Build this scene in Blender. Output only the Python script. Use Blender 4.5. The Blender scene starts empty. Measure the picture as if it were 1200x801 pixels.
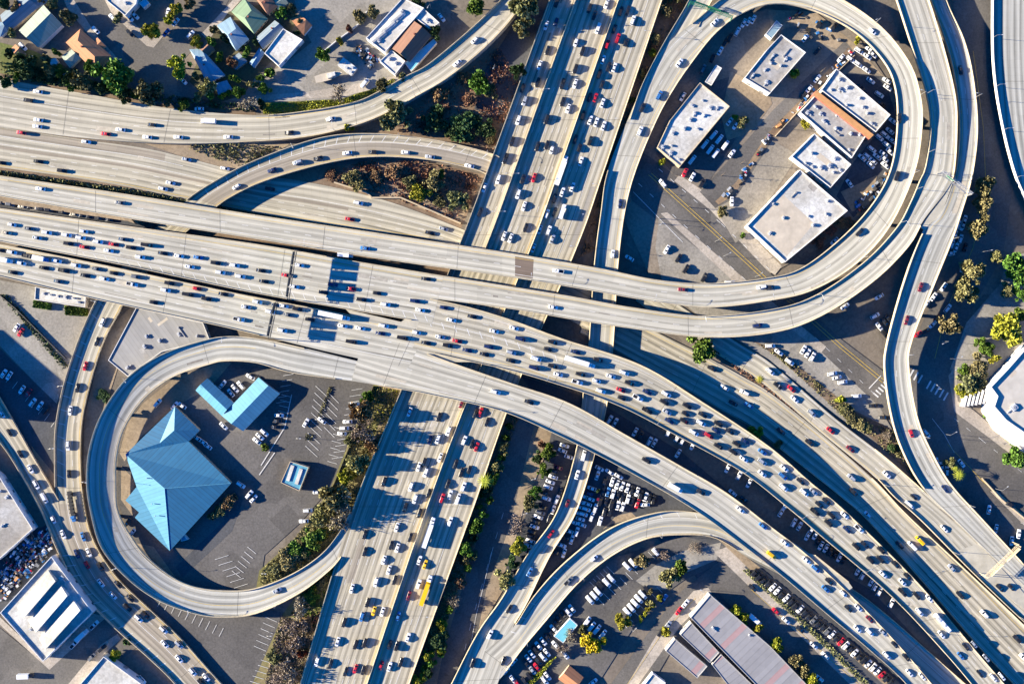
import bpy, bmesh, math, random
from mathutils import Vector, Matrix
random.seed(7)
S = 0.5; CAMH = 560.0            # metres per pixel of the plan at ground level, camera height
SC = bpy.context.scene
COL = SC.collection
SUN_EL = 16.0
SDIR = Vector((1.0, -0.085, 0)).normalized()     # where shadows point

def W(px, py, h=0.0):
    k = S * (CAMH - h) / CAMH
    return Vector(((px - 600) * k, (400.5 - py) * k, h))

# ------------------------------------------------------------------ materials
def new_mat(name):
    m = bpy.data.materials.new(name); m.use_nodes = True
    nt = m.node_tree
    return m, nt, nt.nodes['Principled BSDF']

def N(nt, t, **kw):
    n = nt.nodes.new(t)
    for k, v in kw.items():
        if k in n.inputs: n.inputs[k].default_value = v
        else: setattr(n, k, v)
    return n

def plain(name, col, rough=0.6, metal=0.0, var=0.0, scale=0.4, spec=0.5, coat=0.0, island=0.0, objvar=0.0):
    m, nt, b = new_mat(name)
    b.inputs['Base Color'].default_value = (*col, 1)
    b.inputs['Roughness'].default_value = rough
    b.inputs['Metallic'].default_value = metal
    b.inputs['Specular IOR Level'].default_value = spec
    b.inputs['Coat Weight'].default_value = coat
    if var or island or objvar:
        hsv = N(nt, 'ShaderNodeHueSaturation'); hsv.inputs['Color'].default_value = (*col, 1)
        val = None
        def addv(sock, lo, hi, prev):
            mr = N(nt, 'ShaderNodeMapRange'); mr.inputs['To Min'].default_value = lo; mr.inputs['To Max'].default_value = hi
            nt.links.new(sock, mr.inputs['Value'])
            if prev is None: return mr.outputs[0]
            mu = N(nt, 'ShaderNodeMath', operation='MULTIPLY')
            nt.links.new(prev, mu.inputs[0]); nt.links.new(mr.outputs[0], mu.inputs[1]); return mu.outputs[0]
        if var:
            tc = N(nt, 'ShaderNodeTexCoord')
            nz = N(nt, 'ShaderNodeTexNoise'); nz.inputs['Scale'].default_value = scale; nz.inputs['Detail'].default_value = 8; nz.inputs['Roughness'].default_value = .65
            nt.links.new(tc.outputs['Object'], nz.inputs['Vector'])
            mr = N(nt, 'ShaderNodeMapRange'); mr.inputs['From Min'].default_value = .3; mr.inputs['From Max'].default_value = .7
            nt.links.new(nz.outputs['Fac'], mr.inputs['Value'])
            val = addv(mr.outputs[0], 1 - var, 1 + var, val)
        if island:
            g = N(nt, 'ShaderNodeNewGeometry'); val = addv(g.outputs['Random Per Island'], 1 - island, 1 + island, val)
        if objvar:
            o = N(nt, 'ShaderNodeObjectInfo'); val = addv(o.outputs['Random'], 1 - objvar, 1 + objvar, val)
            mr = N(nt, 'ShaderNodeMapRange'); mr.inputs['To Min'].default_value = .475; mr.inputs['To Max'].default_value = .52
            nt.links.new(o.outputs['Random'], mr.inputs['Value']); nt.links.new(mr.outputs[0], hsv.inputs['Hue'])
        nt.links.new(val, hsv.inputs['Value']); nt.links.new(hsv.outputs[0], b.inputs['Base Color'])
    return m

def pavement(name, col, lane=0.14, streak=0.25, joint=0.10, lanew=3.65, phase=0.0):
    """worn carriageway: UV is metres across, metres along"""
    m, nt, b = new_mat(name); L = nt.links.new
    b.inputs['Roughness'].default_value = 0.85; b.inputs['Specular IOR Level'].default_value = .25
    uv = N(nt, 'ShaderNodeUVMap'); sep = N(nt, 'ShaderNodeSeparateXYZ'); L(uv.outputs[0], sep.inputs[0])
    def math_(op, a, bb=None):
        n = N(nt, 'ShaderNodeMath', operation=op)
        for i, x in enumerate((a, bb)):
            if x is None: continue
            if isinstance(x, (int, float)): n.inputs[i].default_value = x
            else: L(x, n.inputs[i])
        return n.outputs[0]
    u, v = sep.outputs[0], sep.outputs[1]
    def noise(su, sv, scale, det=5):
        cb = N(nt, 'ShaderNodeCombineXYZ'); L(math_('MULTIPLY', u, su), cb.inputs[0]); L(math_('MULTIPLY', v, sv), cb.inputs[1])
        nz = N(nt, 'ShaderNodeTexNoise'); nz.inputs['Scale'].default_value = scale; nz.inputs['Detail'].default_value = det; nz.inputs['Roughness'].default_value = .6
        L(cb.outputs[0], nz.inputs['Vector']); return nz.outputs['Fac']
    st = noise(1.2, .012, 1.0)          # long streaks
    st2 = noise(.25, .006, 1.0, 3)      # lane-wide tone
    pt = noise(.06, .05, 1.0, 4)        # patches
    fine = noise(1.0, 1.0, 2.2, 6)
    lanew_ = math_('COSINE', math_('MULTIPLY', math_('ADD', u, phase), 2 * math.pi / lanew))
    lane_ = math_('MULTIPLY', math_('ADD', math_('MULTIPLY', lanew_, .5), .5), math_('MULTIPLY', st2, 1.7))
    jf = math_('FRACT', math_('DIVIDE', v, 4.6))
    jj = math_('LESS_THAN', jf, .035)
    tone = math_('SUBTRACT', 1.08, math_('MULTIPLY', lane_, lane))
    tone = math_('SUBTRACT', tone, math_('MULTIPLY', math_('SUBTRACT', st, .45), streak * 3.4))
    tone = math_('SUBTRACT', tone, math_('MULTIPLY', math_('SUBTRACT', pt, .5), .35))
    tone = math_('SUBTRACT', tone, math_('MULTIPLY', math_('SUBTRACT', fine, .5), .22))
    tone = math_('SUBTRACT', tone, math_('MULTIPLY', jj, joint))
    # slab to slab tone
    wn = N(nt, 'ShaderNodeTexWhiteNoise', noise_dimensions='2D')
    cb = N(nt, 'ShaderNodeCombineXYZ'); L(math_('FLOOR', math_('DIVIDE', u, lanew)), cb.inputs[0]); L(math_('FLOOR', math_('DIVIDE', v, 32.2)), cb.inputs[1]); L(cb.outputs[0], wn.inputs['Vector'])
    tone = math_('MULTIPLY', tone, math_('ADD', .94, math_('MULTIPLY', wn.outputs['Value'], .12)))
    mix = N(nt, 'ShaderNodeMix', data_type='RGBA', blend_type='MULTIPLY'); mix.inputs['Factor'].default_value = 1
    mix.inputs['A'].default_value = (*col, 1) if 'A' in mix.inputs else None
    ia = [i for i in mix.inputs if i.type == 'RGBA'];
    ia[0].default_value = (*col, 1)
    cc = N(nt, 'ShaderNodeCombineColor'); [L(tone, cc.inputs[i]) for i in range(3)]
    L(cc.outputs[0], ia[1])
    out = [o for o in mix.outputs if o.type == 'RGBA'][0]
    L(out, b.inputs['Base Color'])
    return m

def ground_mat(name, c1, c2, s1=.03, s2=.6, c3=None, rough=.9, s3=.012):
    m, nt, b = new_mat(name); L = nt.links.new
    b.inputs['Roughness'].default_value = rough; b.inputs['Specular IOR Level'].default_value = .25
    tc = N(nt, 'ShaderNodeTexCoord')
    def nz(s, d=8, r=.65):
        n = N(nt, 'ShaderNodeTexNoise'); n.inputs['Scale'].default_value = s; n.inputs['Detail'].default_value = d; n.inputs['Roughness'].default_value = r
        L(tc.outputs['Object'], n.inputs['Vector'])
        mr = N(nt, 'ShaderNodeMapRange'); mr.inputs['From Min'].default_value = .33; mr.inputs['From Max'].default_value = .67
        L(n.outputs['Fac'], mr.inputs['Value']); return mr.outputs[0]
    def mix(f, a, bcol):
        x = N(nt, 'ShaderNodeMix', data_type='RGBA'); L(f, x.inputs['Factor'])
        ia = [i for i in x.inputs if i.type == 'RGBA']
        for i, c in zip(ia, (a, bcol)):
            if isinstance(c, tuple): i.default_value = (*c, 1)
            else: L(c, i)
        return [o for o in x.outputs if o.type == 'RGBA'][0]
    c = mix(nz(s1), c1, c2)
    vo = N(nt, 'ShaderNodeTexVoronoi', feature='DISTANCE_TO_EDGE'); vo.inputs['Scale'].default_value = .11
    dn = N(nt, 'ShaderNodeTexNoise'); dn.inputs['Scale'].default_value = .25; L(tc.outputs['Object'], dn.inputs['Vector'])
    vm = N(nt, 'ShaderNodeVectorMath', operation='MULTIPLY_ADD'); L(dn.outputs['Color'], vm.inputs[0]); vm.inputs[1].default_value = (5, 5, 0); L(tc.outputs['Object'], vm.inputs[2]); L(vm.outputs[0], vo.inputs['Vector'])
    cr = N(nt, 'ShaderNodeMath', operation='LESS_THAN'); L(vo.outputs['Distance'], cr.inputs[0]); cr.inputs[1].default_value = .018
    cf = N(nt, 'ShaderNodeMath', operation='MULTIPLY'); L(cr.outputs[0], cf.inputs[0]); cf.inputs[1].default_value = .35
    c = mix(cf.outputs[0], c, tuple(x * .45 for x in c1))
    if c3: c = mix(nz(s3, 4), c, c3)
    pv = N(nt, 'ShaderNodeTexVoronoi', distance='CHEBYCHEV'); pv.inputs['Scale'].default_value = .055
    rot = N(nt, 'ShaderNodeVectorRotate'); rot.inputs['Angle'].default_value = .8; L(tc.outputs['Object'], rot.inputs['Vector']); L(rot.outputs[0], pv.inputs['Vector'])
    ps = N(nt, 'ShaderNodeSeparateColor'); L(pv.outputs['Color'], ps.inputs[0])
    pm = N(nt, 'ShaderNodeMath', operation='MULTIPLY_ADD'); L(ps.outputs[0], pm.inputs[0]); pm.inputs[1].default_value = .26; pm.inputs[2].default_value = .87
    ph_ = N(nt, 'ShaderNodeHueSaturation'); L(c, ph_.inputs['Color']); L(pm.outputs[0], ph_.inputs['Value']); c = ph_.outputs[0]
    f = nz(s2, 10, .75)
    hsv = N(nt, 'ShaderNodeHueSaturation'); L(c, hsv.inputs['Color'])
    mr = N(nt, 'ShaderNodeMapRange'); mr.inputs['To Min'].default_value = .72; mr.inputs['To Max'].default_value = 1.25
    L(f, mr.inputs['Value']); L(mr.outputs[0], hsv.inputs['Value']); L(hsv.outputs[0], b.inputs['Base Color'])
    return m

def ribbed(name, col, pitch=1.0, depth=.18, axis=0, rough=.5, var=.12, panel=0):
    """sheet roofing with seams across local x or y (object coordinates), some sheets tinted"""
    m, nt, b = new_mat(name); L = nt.links.new
    b.inputs['Roughness'].default_value = rough
    uv = N(nt, 'ShaderNodeUVMap'); sep = N(nt, 'ShaderNodeSeparateXYZ'); L(uv.outputs[0], sep.inputs[0])
    d = N(nt, 'ShaderNodeMath', operation='DIVIDE'); L(sep.outputs[axis], d.inputs[0]); d.inputs[1].default_value = pitch
    fr = N(nt, 'ShaderNodeMath', operation='FRACT'); L(d.outputs[0], fr.inputs[0])
    lt = N(nt, 'ShaderNodeMath', operation='LESS_THAN'); L(fr.outputs[0], lt.inputs[0]); lt.inputs[1].default_value = .2
    fl = N(nt, 'ShaderNodeMath', operation='FLOOR'); L(d.outputs[0], fl.inputs[0])
    wn = N(nt, 'ShaderNodeTexWhiteNoise', noise_dimensions='1D'); L(fl.outputs[0], wn.inputs['W'])
    nz = N(nt, 'ShaderNodeTexNoise'); nz.inputs['Scale'].default_value = .25; nz.inputs['Detail'].default_value = 8; L(uv.outputs[0], nz.inputs['Vector'])
    a = N(nt, 'ShaderNodeMath', operation='MULTIPLY_ADD'); L(lt.outputs[0], a.inputs[0]); a.inputs[1].default_value = -depth; a.inputs[2].default_value = 1.0 - var
    a2 = N(nt, 'ShaderNodeMath', operation='MULTIPLY_ADD'); L(wn.outputs['Value'], a2.inputs[0]); a2.inputs[1].default_value = var; L(a.outputs[0], a2.inputs[2])
    a3 = N(nt, 'ShaderNodeMath', operation='MULTIPLY_ADD'); L(nz.outputs['Fac'], a3.inputs[0]); a3.inputs[1].default_value = .3; L(a2.outputs[0], a3.inputs[2])
    hsv = N(nt, 'ShaderNodeHueSaturation'); hsv.inputs['Color'].default_value = (*col, 1)
    if panel:
        gt = N(nt, 'ShaderNodeMath', operation='GREATER_THAN'); L(wn.outputs['Value'], gt.inputs[0]); gt.inputs[1].default_value = panel
        x = N(nt, 'ShaderNodeMix', data_type='RGBA'); L(gt.outputs[0], x.inputs['Factor']); ia = [i for i in x.inputs if i.type == 'RGBA']
        ia[0].default_value = (*col, 1); ia[1].default_value = (.36, .23, .22, 1)
        L([o for o in x.outputs if o.type == 'RGBA'][0], hsv.inputs['Color'])
    sb = N(nt, 'ShaderNodeMath', operation='SUBTRACT'); L(a3.outputs[0], sb.inputs[0]); sb.inputs[1].default_value = .08
    L(sb.outputs[0], hsv.inputs['Value']); L(hsv.outputs[0], b.inputs['Base Color'])
    return m

M = {}
CONC = (.47, .43, .335)
M['deck'] = pavement('worn_concrete', CONC, .40, .40)
M['deck_pale'] = pavement('pale_concrete', (.49, .46, .375), .38, .34, .05)
M['deck_tan'] = pavement('tan_concrete', (.47, .42, .315), .46, .46, .10)
M['deck_grey'] = pavement('grey_concrete', (.45, .435, .375), .46, .36, .07)
M['patch_warm'] = plain('patch_warm', (.45, .40, .31), .85, var=.2, scale=.4)
M['patch_dim'] = plain('patch_dim', (.35, .32, .26), .85, var=.25, scale=.4)
M['patch_tar'] = plain('patch_tar', (.22, .195, .16), .85, var=.3, scale=.5)
M['gore'] = plain('gore_concrete', (.43, .395, .31), .85, var=.2, scale=.15)
M['conc_side'] = plain('concrete_side', (.43, .39, .32), .85, var=.22, scale=.25)
M['parapet'] = plain('parapet_concrete', (.52, .425, .275), .8, var=.25, scale=.3)
M['parapet_white'] = plain('white_parapet', (.72, .68, .62), .8, var=.1, scale=.3)
M['white_line'] = plain('road_paint_white', (.64, .63, .60), .7, var=.25, scale=.3)
M['yellow_line'] = plain('road_paint_yellow', (.62, .42, .08), .7, var=.25, scale=.3)
M['joint'] = plain('joint_rubber', (.10, .09, .075), .9)
M['patch_brown'] = pavement('brown_patch', (.17, .13, .10), .1, .3, .1)
M['patch_grey'] = pavement('grey_patch', (.31, .285, .24), .15, .35, .2)
M['dark_lane'] = pavement('dark_shoulder', (.33, .285, .22), .25, .4, .1)
M['ground'] = ground_mat('ground', (.105, .093, .078), (.175, .15, .12), .02, .5, (.21, .17, .13))
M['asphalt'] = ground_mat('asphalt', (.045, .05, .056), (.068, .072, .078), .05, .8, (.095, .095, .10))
M['street'] = ground_mat('street_asphalt', (.078, .073, .068), (.12, .11, .10), .06, .9, (.165, .15, .13))
M['lot'] = ground_mat('lot_asphalt', (.082, .077, .073), (.112, .105, .098), .05, .8, (.145, .133, .12))
M['lot_pale'] = ground_mat('pale_lot', (.30, .275, .235), (.40, .37, .31), .04, .7, (.22, .2, .17))
M['lot_brown'] = ground_mat('brown_lot', (.15, .125, .10), (.21, .18, .14), .05, .7, (.27, .22, .165))
M['lot_tan'] = ground_mat('tan_lot', (.27, .24, .19), (.34, .30, .24), .05, .7, (.22, .19, .15))
M['scrub'] = ground_mat('dry_scrub', (.20, .165, .075), (.27, .215, .11), .12, .7, (.16, .16, .05), s3=.05)
M['yard'] = ground_mat('yard_ground', (.11, .085, .06), (.16, .125, .09), .1, .7, (.09, .10, .04), s3=.05)
M['rust'] = ground_mat('rusty_dirt', (.26, .17, .09), (.34, .25, .16), .12, .8, (.18, .13, .09), s3=.06)
M['dirt'] = ground_mat('dirt', (.20, .135, .085), (.30, .22, .15), .05, .6, (.15, .105, .07))
M['dirt_tan'] = ground_mat('dry_dirt', (.33, .25, .165), (.42, .33, .23), .06, .6, (.24, .18, .115))
M['walk'] = ground_mat('sidewalk', (.42, .37, .30), (.50, .44, .36), .05, .8, (.35, .3, .25))
M['grassy'] = ground_mat('grass_soil', (.07, .11, .02), (.14, .17, .03), .1, .8, (.2, .17, .08), s3=.05)
M['roof_white'] = ground_mat('white_roof', (.67, .66, .615), (.55, .54, .50), .07, .5, (.44, .41, .35), .7, .035)
M['roof_grey'] = ground_mat('grey_roof', (.45, .44, .42), (.36, .35, .33), .08, .5, (.30, .27, .23), .7, .04)
M['roof_tan'] = plain('tan_roof', (.50, .43, .33), .7, var=.18, scale=.15)
M['wall_white'] = plain('white_wall', (.68, .66, .62), .7, var=.1, scale=.2)
M['wall_grey'] = plain('grey_wall', (.40, .38, .35), .8, var=.12, scale=.2)
M['wall_red'] = plain('red_brick', (.34, .11, .07), .8, var=.2, scale=.8)
M['wall_tan'] = plain('tan_wall', (.48, .38, .25), .8, var=.12, scale=.2)
M['wall_orange'] = plain('orange_wall', (.55, .27, .10), .8, var=.15, scale=.4)
M['roof_blue'] = ribbed('blue_sheet_roof', (.014, .13, .25), 2.2, .22, 0, .5, .14)  # hall planes turned from the sun, their shade put into the blue
M['roof_blue_pale'] = ribbed('pale_blue_roof', (.095, .31, .42), 2.2, .16, 0, .55, .12)  # sunlight painted into the hall's sunward planes; plain pale blue on other roofs
M['roof_teal'] = ribbed('teal_roof', (.16, .50, .58), 1.0, .1, 0, .5, .08)
M['roof_strip'] = ribbed('grey_strip_roof', (.30, .29, .29), 3.4, .10, 0, .7, .22, panel=.86)
M['roof_strip_pale'] = ribbed('pale_strip_roof', (.30, .29, .27), 2.2, .10, 0, .7, .2)
M['roof_hall'] = plain('hall_roof', (.50, .46, .39), .7, var=.15, scale=.12)
M['roof_tile'] = ribbed('orange_tile_roof', (.46, .20, .09), .6, .25, 1, .8, .2)
M['roof_brown'] = ribbed('brown_tile_roof', (.26, .13, .08), .6, .25, 1, .8, .2)
M['roof_green'] = ribbed('green_shingle_roof', (.20, .29, .17), .7, .2, 1, .8, .2)
M['roof_greengrey'] = ribbed('greygreen_roof', (.32, .36, .27), .8, .2, 0, .7, .2)
M['roof_slate'] = ribbed('slate_roof', (.19, .24, .27), .7, .2, 1, .8, .2)
M['roof_bluegrey'] = ribbed('bluegrey_roof', (.22, .33, .40), .9, .15, 0, .6, .2)
M['steel'] = plain('galvanised_steel', (.45, .44, .42), .5, .6, var=.1)
M['dark_steel'] = plain('dark_steel', (.10, .095, .09), .6, .3)
M['unit'] = plain('unit_metal', (.52, .53, .54), .5, .2, var=.15, scale=1)
M['sign_green'] = plain('sign_green', (.02, .16, .08), .4)
M['lamp_glass'] = plain('lamp_glass', (.7, .68, .6), .3)
M['glass'] = plain('car_glass', (.012, .016, .022), .06, spec=.6)
M['window'] = plain('window_glass', (.03, .05, .07), .1)
M['tyre'] = plain('tyre', (.015, .015, .015), .9)
M['trim'] = plain('car_trim', (.02, .02, .022), .5)
M['bark'] = plain('bark', (.11, .08, .055), .9, var=.2, scale=2)
PAINT = dict(w=(.80, .80, .79), s=(.50, .52, .54), g=(.16, .165, .17), k=(.018, .018, .02), b=(.04, .17, .42), n=(.015, .03, .10), r=(.48, .015, .03), m=(.16, .015, .03), y=(.85, .50, .01), t=(.48, .42, .32))
CNAME = dict(w='white', s='silver', g='grey', k='black', b='blue', n='navy', r='red', m='maroon', y='yellow', t='tan')
for k, c in PAINT.items(): M['paint_' + k] = plain('paint_' + CNAME[k], c, .32, .35 if k == 's' else 0, spec=.5, coat=.35)
LEAF = dict(green=(.10, .17, .025), dark=(.05, .085, .028), yellow=(.30, .30, .03), olive=(.23, .205, .085), brown=(.24, .14, .075), grey=(.27, .22, .165), gold=(.50, .36, .02), red=(.20, .045, .035), mossy=(.17, .17, .07))
for k, c in LEAF.items(): M['leaf_' + k] = plain('leaf_' + k, c, .75, island=.45, objvar=.15, spec=.2)

# ------------------------------------------------------------------ mesh helpers
def obj(name, verts, faces, mats, parent=None, fmat=None, uvs=None, smooth=False):
    me = bpy.data.meshes.new(name)
    me.from_pydata([tuple(v) for v in verts], [], faces)
    for m in (mats if isinstance(mats, (list, tuple)) else [mats]): me.materials.append(M[m] if isinstance(m, str) else m)
    if fmat:
        for p, i in zip(me.polygons, fmat): p.material_index = i
    if uvs is not None:
        ul = me.uv_layers.new(name='UVMap')
        for l in me.loops: ul.data[l.index].uv = uvs[l.vertex_index]
    if smooth:
        for p in me.polygons: p.use_smooth = True
    me.validate(); me.update()
    o = bpy.data.objects.new(name, me); COL.objects.link(o)
    if parent is not None: o.parent = parent
    return o

def tag(o, label=None, cat=None, group=None, kind=None):
    if label: o['label'] = label
    if cat: o['category'] = cat
    if group: o['group'] = group
    if kind: o['kind'] = kind
    return o

def empty(name, loc=(0, 0, 0), rz=0.0):
    o = bpy.data.objects.new(name, None); COL.objects.link(o)
    o.location = loc; o.rotation_euler = (0, 0, rz); o.empty_display_size = .5
    return o

class MB:
    """collects boxes, prisms and tubes into one mesh"""
    def __init__(s): s.v = []; s.f = []; s.m = []; s.uv = []
    def add(s, vs, fs, mi=0, uv=None):
        n = len(s.v); s.v += [Vector(v) for v in vs]; s.f += [tuple(i + n for i in f) for f in fs]; s.m += [mi] * len(fs)
        s.uv += uv if uv else [(v[0], v[1]) for v in vs]
        return s
    def box(s, c, d, rz=0.0, mi=0):
        cx, cy, cz = c; dx, dy, dz = d[0] / 2, d[1] / 2, d[2] / 2; ca, sa = math.cos(rz), math.sin(rz)
        vs = [(cx + x * dx * ca - y * dy * sa, cy + x * dx * sa + y * dy * ca, cz + z * dz) for z in (-1, 1) for x, y in ((-1, -1), (1, -1), (1, 1), (-1, 1))]
        return s.add(vs, [(3, 2, 1, 0), (4, 5, 6, 7), (0, 1, 5, 4), (1, 2, 6, 5), (2, 3, 7, 6), (3, 0, 4, 7)], mi)
    def prism(s, pts, z0, z1, mi_side=0, mi_top=0, bottom=True):
        n = len(pts); a = sum(pts[i][0] * pts[(i + 1) % n][1] - pts[(i + 1) % n][0] * pts[i][1] for i in range(n))
        if a < 0: pts = pts[::-1]
        vs = [(p[0], p[1], z0) for p in pts] + [(p[0], p[1], z1) for p in pts]
        s.add(vs, [tuple(range(n, 2 * n))], mi_top)
        base = len(s.v) - 2 * n
        for i in range(n):
            j = (i + 1) % n; s.f.append((base + i, base + j, base + n + j, base + n + i)); s.m.append(mi_side)
        if bottom: s.f.append(tuple(base + i for i in range(n - 1, -1, -1))); s.m.append(mi_side)
        return s
    def tube(s, a, b, r0, r1=None, n=8, mi=0):
        a, b = Vector(a), Vector(b); r1 = r0 if r1 is None else r1
        d = (b - a).normalized(); x = d.orthogonal().normalized(); y = d.cross(x)
        vs = [a + (x * math.cos(t) + y * math.sin(t)) * r0 for t in [2 * math.pi * i / n for i in range(n)]]
        vs += [b + (x * math.cos(t) + y * math.sin(t)) * r1 for t in [2 * math.pi * i / n for i in range(n)]]
        fs = [(i, (i + 1) % n, n + (i + 1) % n, n + i) for i in range(n)] + [tuple(range(n - 1, -1, -1)), tuple(range(n, 2 * n))]
        return s.add(vs, fs, mi)
    def build(s, name, mats, parent=None, smooth=False):
        return obj(name, s.v, s.f, mats, parent, s.m, s.uv, smooth)

def inset(pts, d):
    """move a world polygon's edges inward by d"""
    n = len(pts); a = sum(pts[i][0] * pts[(i + 1) % n][1] - pts[(i + 1) % n][0] * pts[i][1] for i in range(n))
    if a < 0: pts = pts[::-1]
    out = []
    for i in range(n):
        p0, p1, p2 = Vector(pts[i - 1][:2]), Vector(pts[i][:2]), Vector(pts[(i + 1) % n][:2])
        e1 = (p1 - p0).normalized(); e2 = (p2 - p1).normalized()
        n1 = Vector((-e1.y, e1.x)); n2 = Vector((-e2.y, e2.x)); b = n1 + n2
        L = max(b.length_squared, .4)
        out.append((p1 + b * (2 * d / L)).to_3d())
    return out

def inside(p, poly):
    x, y = p[0], p[1]; c = False; n = len(poly)
    for i in range(n):
        x1, y1 = poly[i][0], poly[i][1]; x2, y2 = poly[i - 1][0], poly[i - 1][1]
        if (y1 > y) != (y2 > y) and x < (x2 - x1) * (y - y1) / (y2 - y1) + x1: c = not c
    return c
# ------------------------------------------------------------------ roads and bridges
# rows: (left x, left y, right x, right y, height[, bank]) in plan pixels
R = {}
R['V'] = dict(rows=[(667,-60,797,-60,5.2),(644,0,776,0,5.2),(571,200,708,200,5.2),(537,290,676,290,5.2),(470,457,604,457,5.2),(412,600,553,600,5.2),(352,800,480,800,5.2),(334,860,460,860,5.2)],
  mat='deck_tan', sup='solid', par=[(0,0,4.98,1.9),(0,5.36,7,1.9),(1,0,7,1.2)],
  lines=[(.045,'s',0,7),(.13,'d',0,7),(.19,'d',0,7),(.265,'d',0,7),(.32,'d',0,7),(.38,'d',0,7),(.435,'d',0,7),(.49,'d',0,7),(.55,'d',0,7),(.59,'y',0,7),(.655,'y',0,7),(.71,'d',0,7),(.765,'d',0,7),(.82,'d',0,7),(.875,'s',0,7)],
  medians=[(.232,0,3.2,2.4),(.613,0,7,2.4)],
  name='freeway_viaduct', label='wide straight freeway viaduct with a dozen lanes passing beneath the stacked east to west decks', cat='viaduct')
R['D'] = dict(rows=[(-60,196,-60,218,10.5),(0,206,0,230,10.5),(150,228,150,256,10.5),(300,252,300,280,10.5),(455,275,450,304,10.5),(600,297,600,325,10.5),(700,314,690,340,10.5),(770,328,765,353,10.5),(830,332,832,360,10.4),(895,326,903,352,10.2),(937,315,952,340,10),(982,282,1002,310,10.1),(1020,242,1042,266,10.4),(1043,200,1071,203,11),(1051,150,1080,150,11.8),(1049,105,1078,112,11.8),(1035,72,1064,72,11),(1000,37,1026,27,9.8),(950,12,962,-12,8.3),(905,5,900,-23,8),(868,17,853,-6,7.6),(838,40,818,22,7.2),(812,72,782,52,6.6),(790,104,760,88,6.2),(770,140,740,130,5.6),(745,200,712,200,5),(732,250,704,248,4.7),(724,315,696,312,4.4),(719,400,690,400,4.2),(712,470,683,462,4),(697,532,676,522,3.8),(675,600,652,600,3.6),(645,650,617,650,3.4),(618,705,588,700,3.2),(596,745,560,740,3),(585,795,530,798,3),(560,860,500,860,3)],
  mat='deck_pale', par=[(0,0,3.0,1.2),(0,3,33.6,1.1),(1,0,21.2,1.2),(1,25,36,1.8)], bank={8:.35,11:.5,15:.3,21:.3,25:.0},
  lines=[(.16,'y',0,33),(.5,'d',0,33),(.84,'s',0,33)],
  name='loop_flyover', label='long flyover ramp that curls around the large northeast loop and dives under itself', cat='flyover')
R['U'] = dict(rows=[(835,-60,868,-50,6.5),(807,0,835,0,6.5),(775,55,812,44,6.5),(752,100,796,72,6.3),(738,140,783,108,5.8)],
  mat='deck_pale', par=[(0,0,4,1.2),(1,0,1.7,1.2)], lines=[(.2,'y',0,3),(.8,'s',0,3)], dz=-.03,
  name='slip_ramp', label='short slip ramp under the green sign gantry merging into the northeast loop', cat='ramp')
R['E'] = dict(rows=[(494,319,494,348,10.5),(600,336,600,362,10.5),(668,347,664,373,10.5),(740,360,728,383,10.6),(823,370,826,395,10.8),(905,362,909,389,11),(957,345,966,368,11.2),(1012,307,1024,329,11.3),(1050,267,1064,289,11.3),(1066,238,1083,257,11.2),(1077,212,1110,222,11.1),(1084,195,1118,200,11),(1090,150,1121,150,10.5),(1085,110,1119,113,10),(1070,62,1107,62,9.2),(1050,0,1088,0,8.2),(1028,-60,1066,-60,7.5)],
  mat='deck_pale', par=[(0,0,16,1.2),(1,0.5,8.75,1.1),(1,10.4,16,1.2)], bank={4:.25,8:.3,12:.0,15:.0},
  lines=[(.14,'y',0,16),(.5,'d',0,16),(.86,'s',0,16)], dz=-.02,
  name='sweeping_flyover', label='outer flyover sweeping from the main deck up around the outside of the loop', cat='flyover')
R['F'] = dict(rows=[(1068,-60,1092,-60,4.4),(1090,0,1108,0,5),(1106,45,1129,47,6),(1118,90,1140,92,7.4),(1124,150,1145,150,9.2),(1119,205,1139,205,10.6),(1103,250,1126,250,11.1),(1082,270,1116,280,11),(1060,325,1097,327,10.2),(1039,400,1068,400,8.4),(1036,437,1065,434,7.6),(1045,493,1075,490,6.4),(1060,535,1092,530,5.5),(1082,572,1114,567,4.6),(1118,608,1151,608,3.9),(1163,652,1197,658,3.3),(1213,698,1250,715,3),(1260,740,1300,765,3)],
  mat='deck_grey', par=[(0,0,5.2,1.3),(0,7.1,13.0,1.8),(1,0,17,1.2)], bank={9:.25,12:.3,15:0},
  lines=[(.18,'y',0,13),(.5,'d',0,17),(.88,'s',0,17)],
  name='descending_ramp', label='long curving ramp descending past the crosswalk to join the lower roadway', cat='ramp')
R['HU'] = dict(rows=[(-60,236,-60,270,10.5),(0,244,0,283,10.5),(150,265,146,311,10.5),(300,286,292,342,10.5),(410,305,400,361,10.5),(500,320,488,376,10.5),(520,323,506,380,10.5)],
  mat='deck_pale', par=[(0,0,5.2,1.2),(1,0,4.9,1.2)],
  lines=[(.10,'y',0,6),(.27,'d',0,6),(.42,'d',0,6),(.56,'d',0,6),(.70,'d',0,6),(.84,'s',0,6)], hatch=[(.86,.97,1.6,5.8,13)],
  name='main_viaduct', label='upper of the two busy main decks, beside the strip of parked trucks', cat='viaduct')
R['HL'] = dict(rows=[(-60,274,-60,311,10.5),(0,286,0,324,10.5),(115,309,110,350,10.5),(255,339,245,379,10.5),(305,349,297,391,10.5),(400,367,385,412,10.5),(500,386,478,432,10.5)],
  mat='deck_pale', par=[(0,0,5.2,1.2),(1,0,4.1,1.2)], dz=-.045,
  lines=[(.10,'y',0,6),(.28,'d',0,6),(.46,'d',0,6),(.64,'d',0,6),(.82,'s',0,6)],
  name='main_viaduct', label='lower of the two busy main decks, beside the small white rooftop and its hedges', cat='viaduct')
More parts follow.
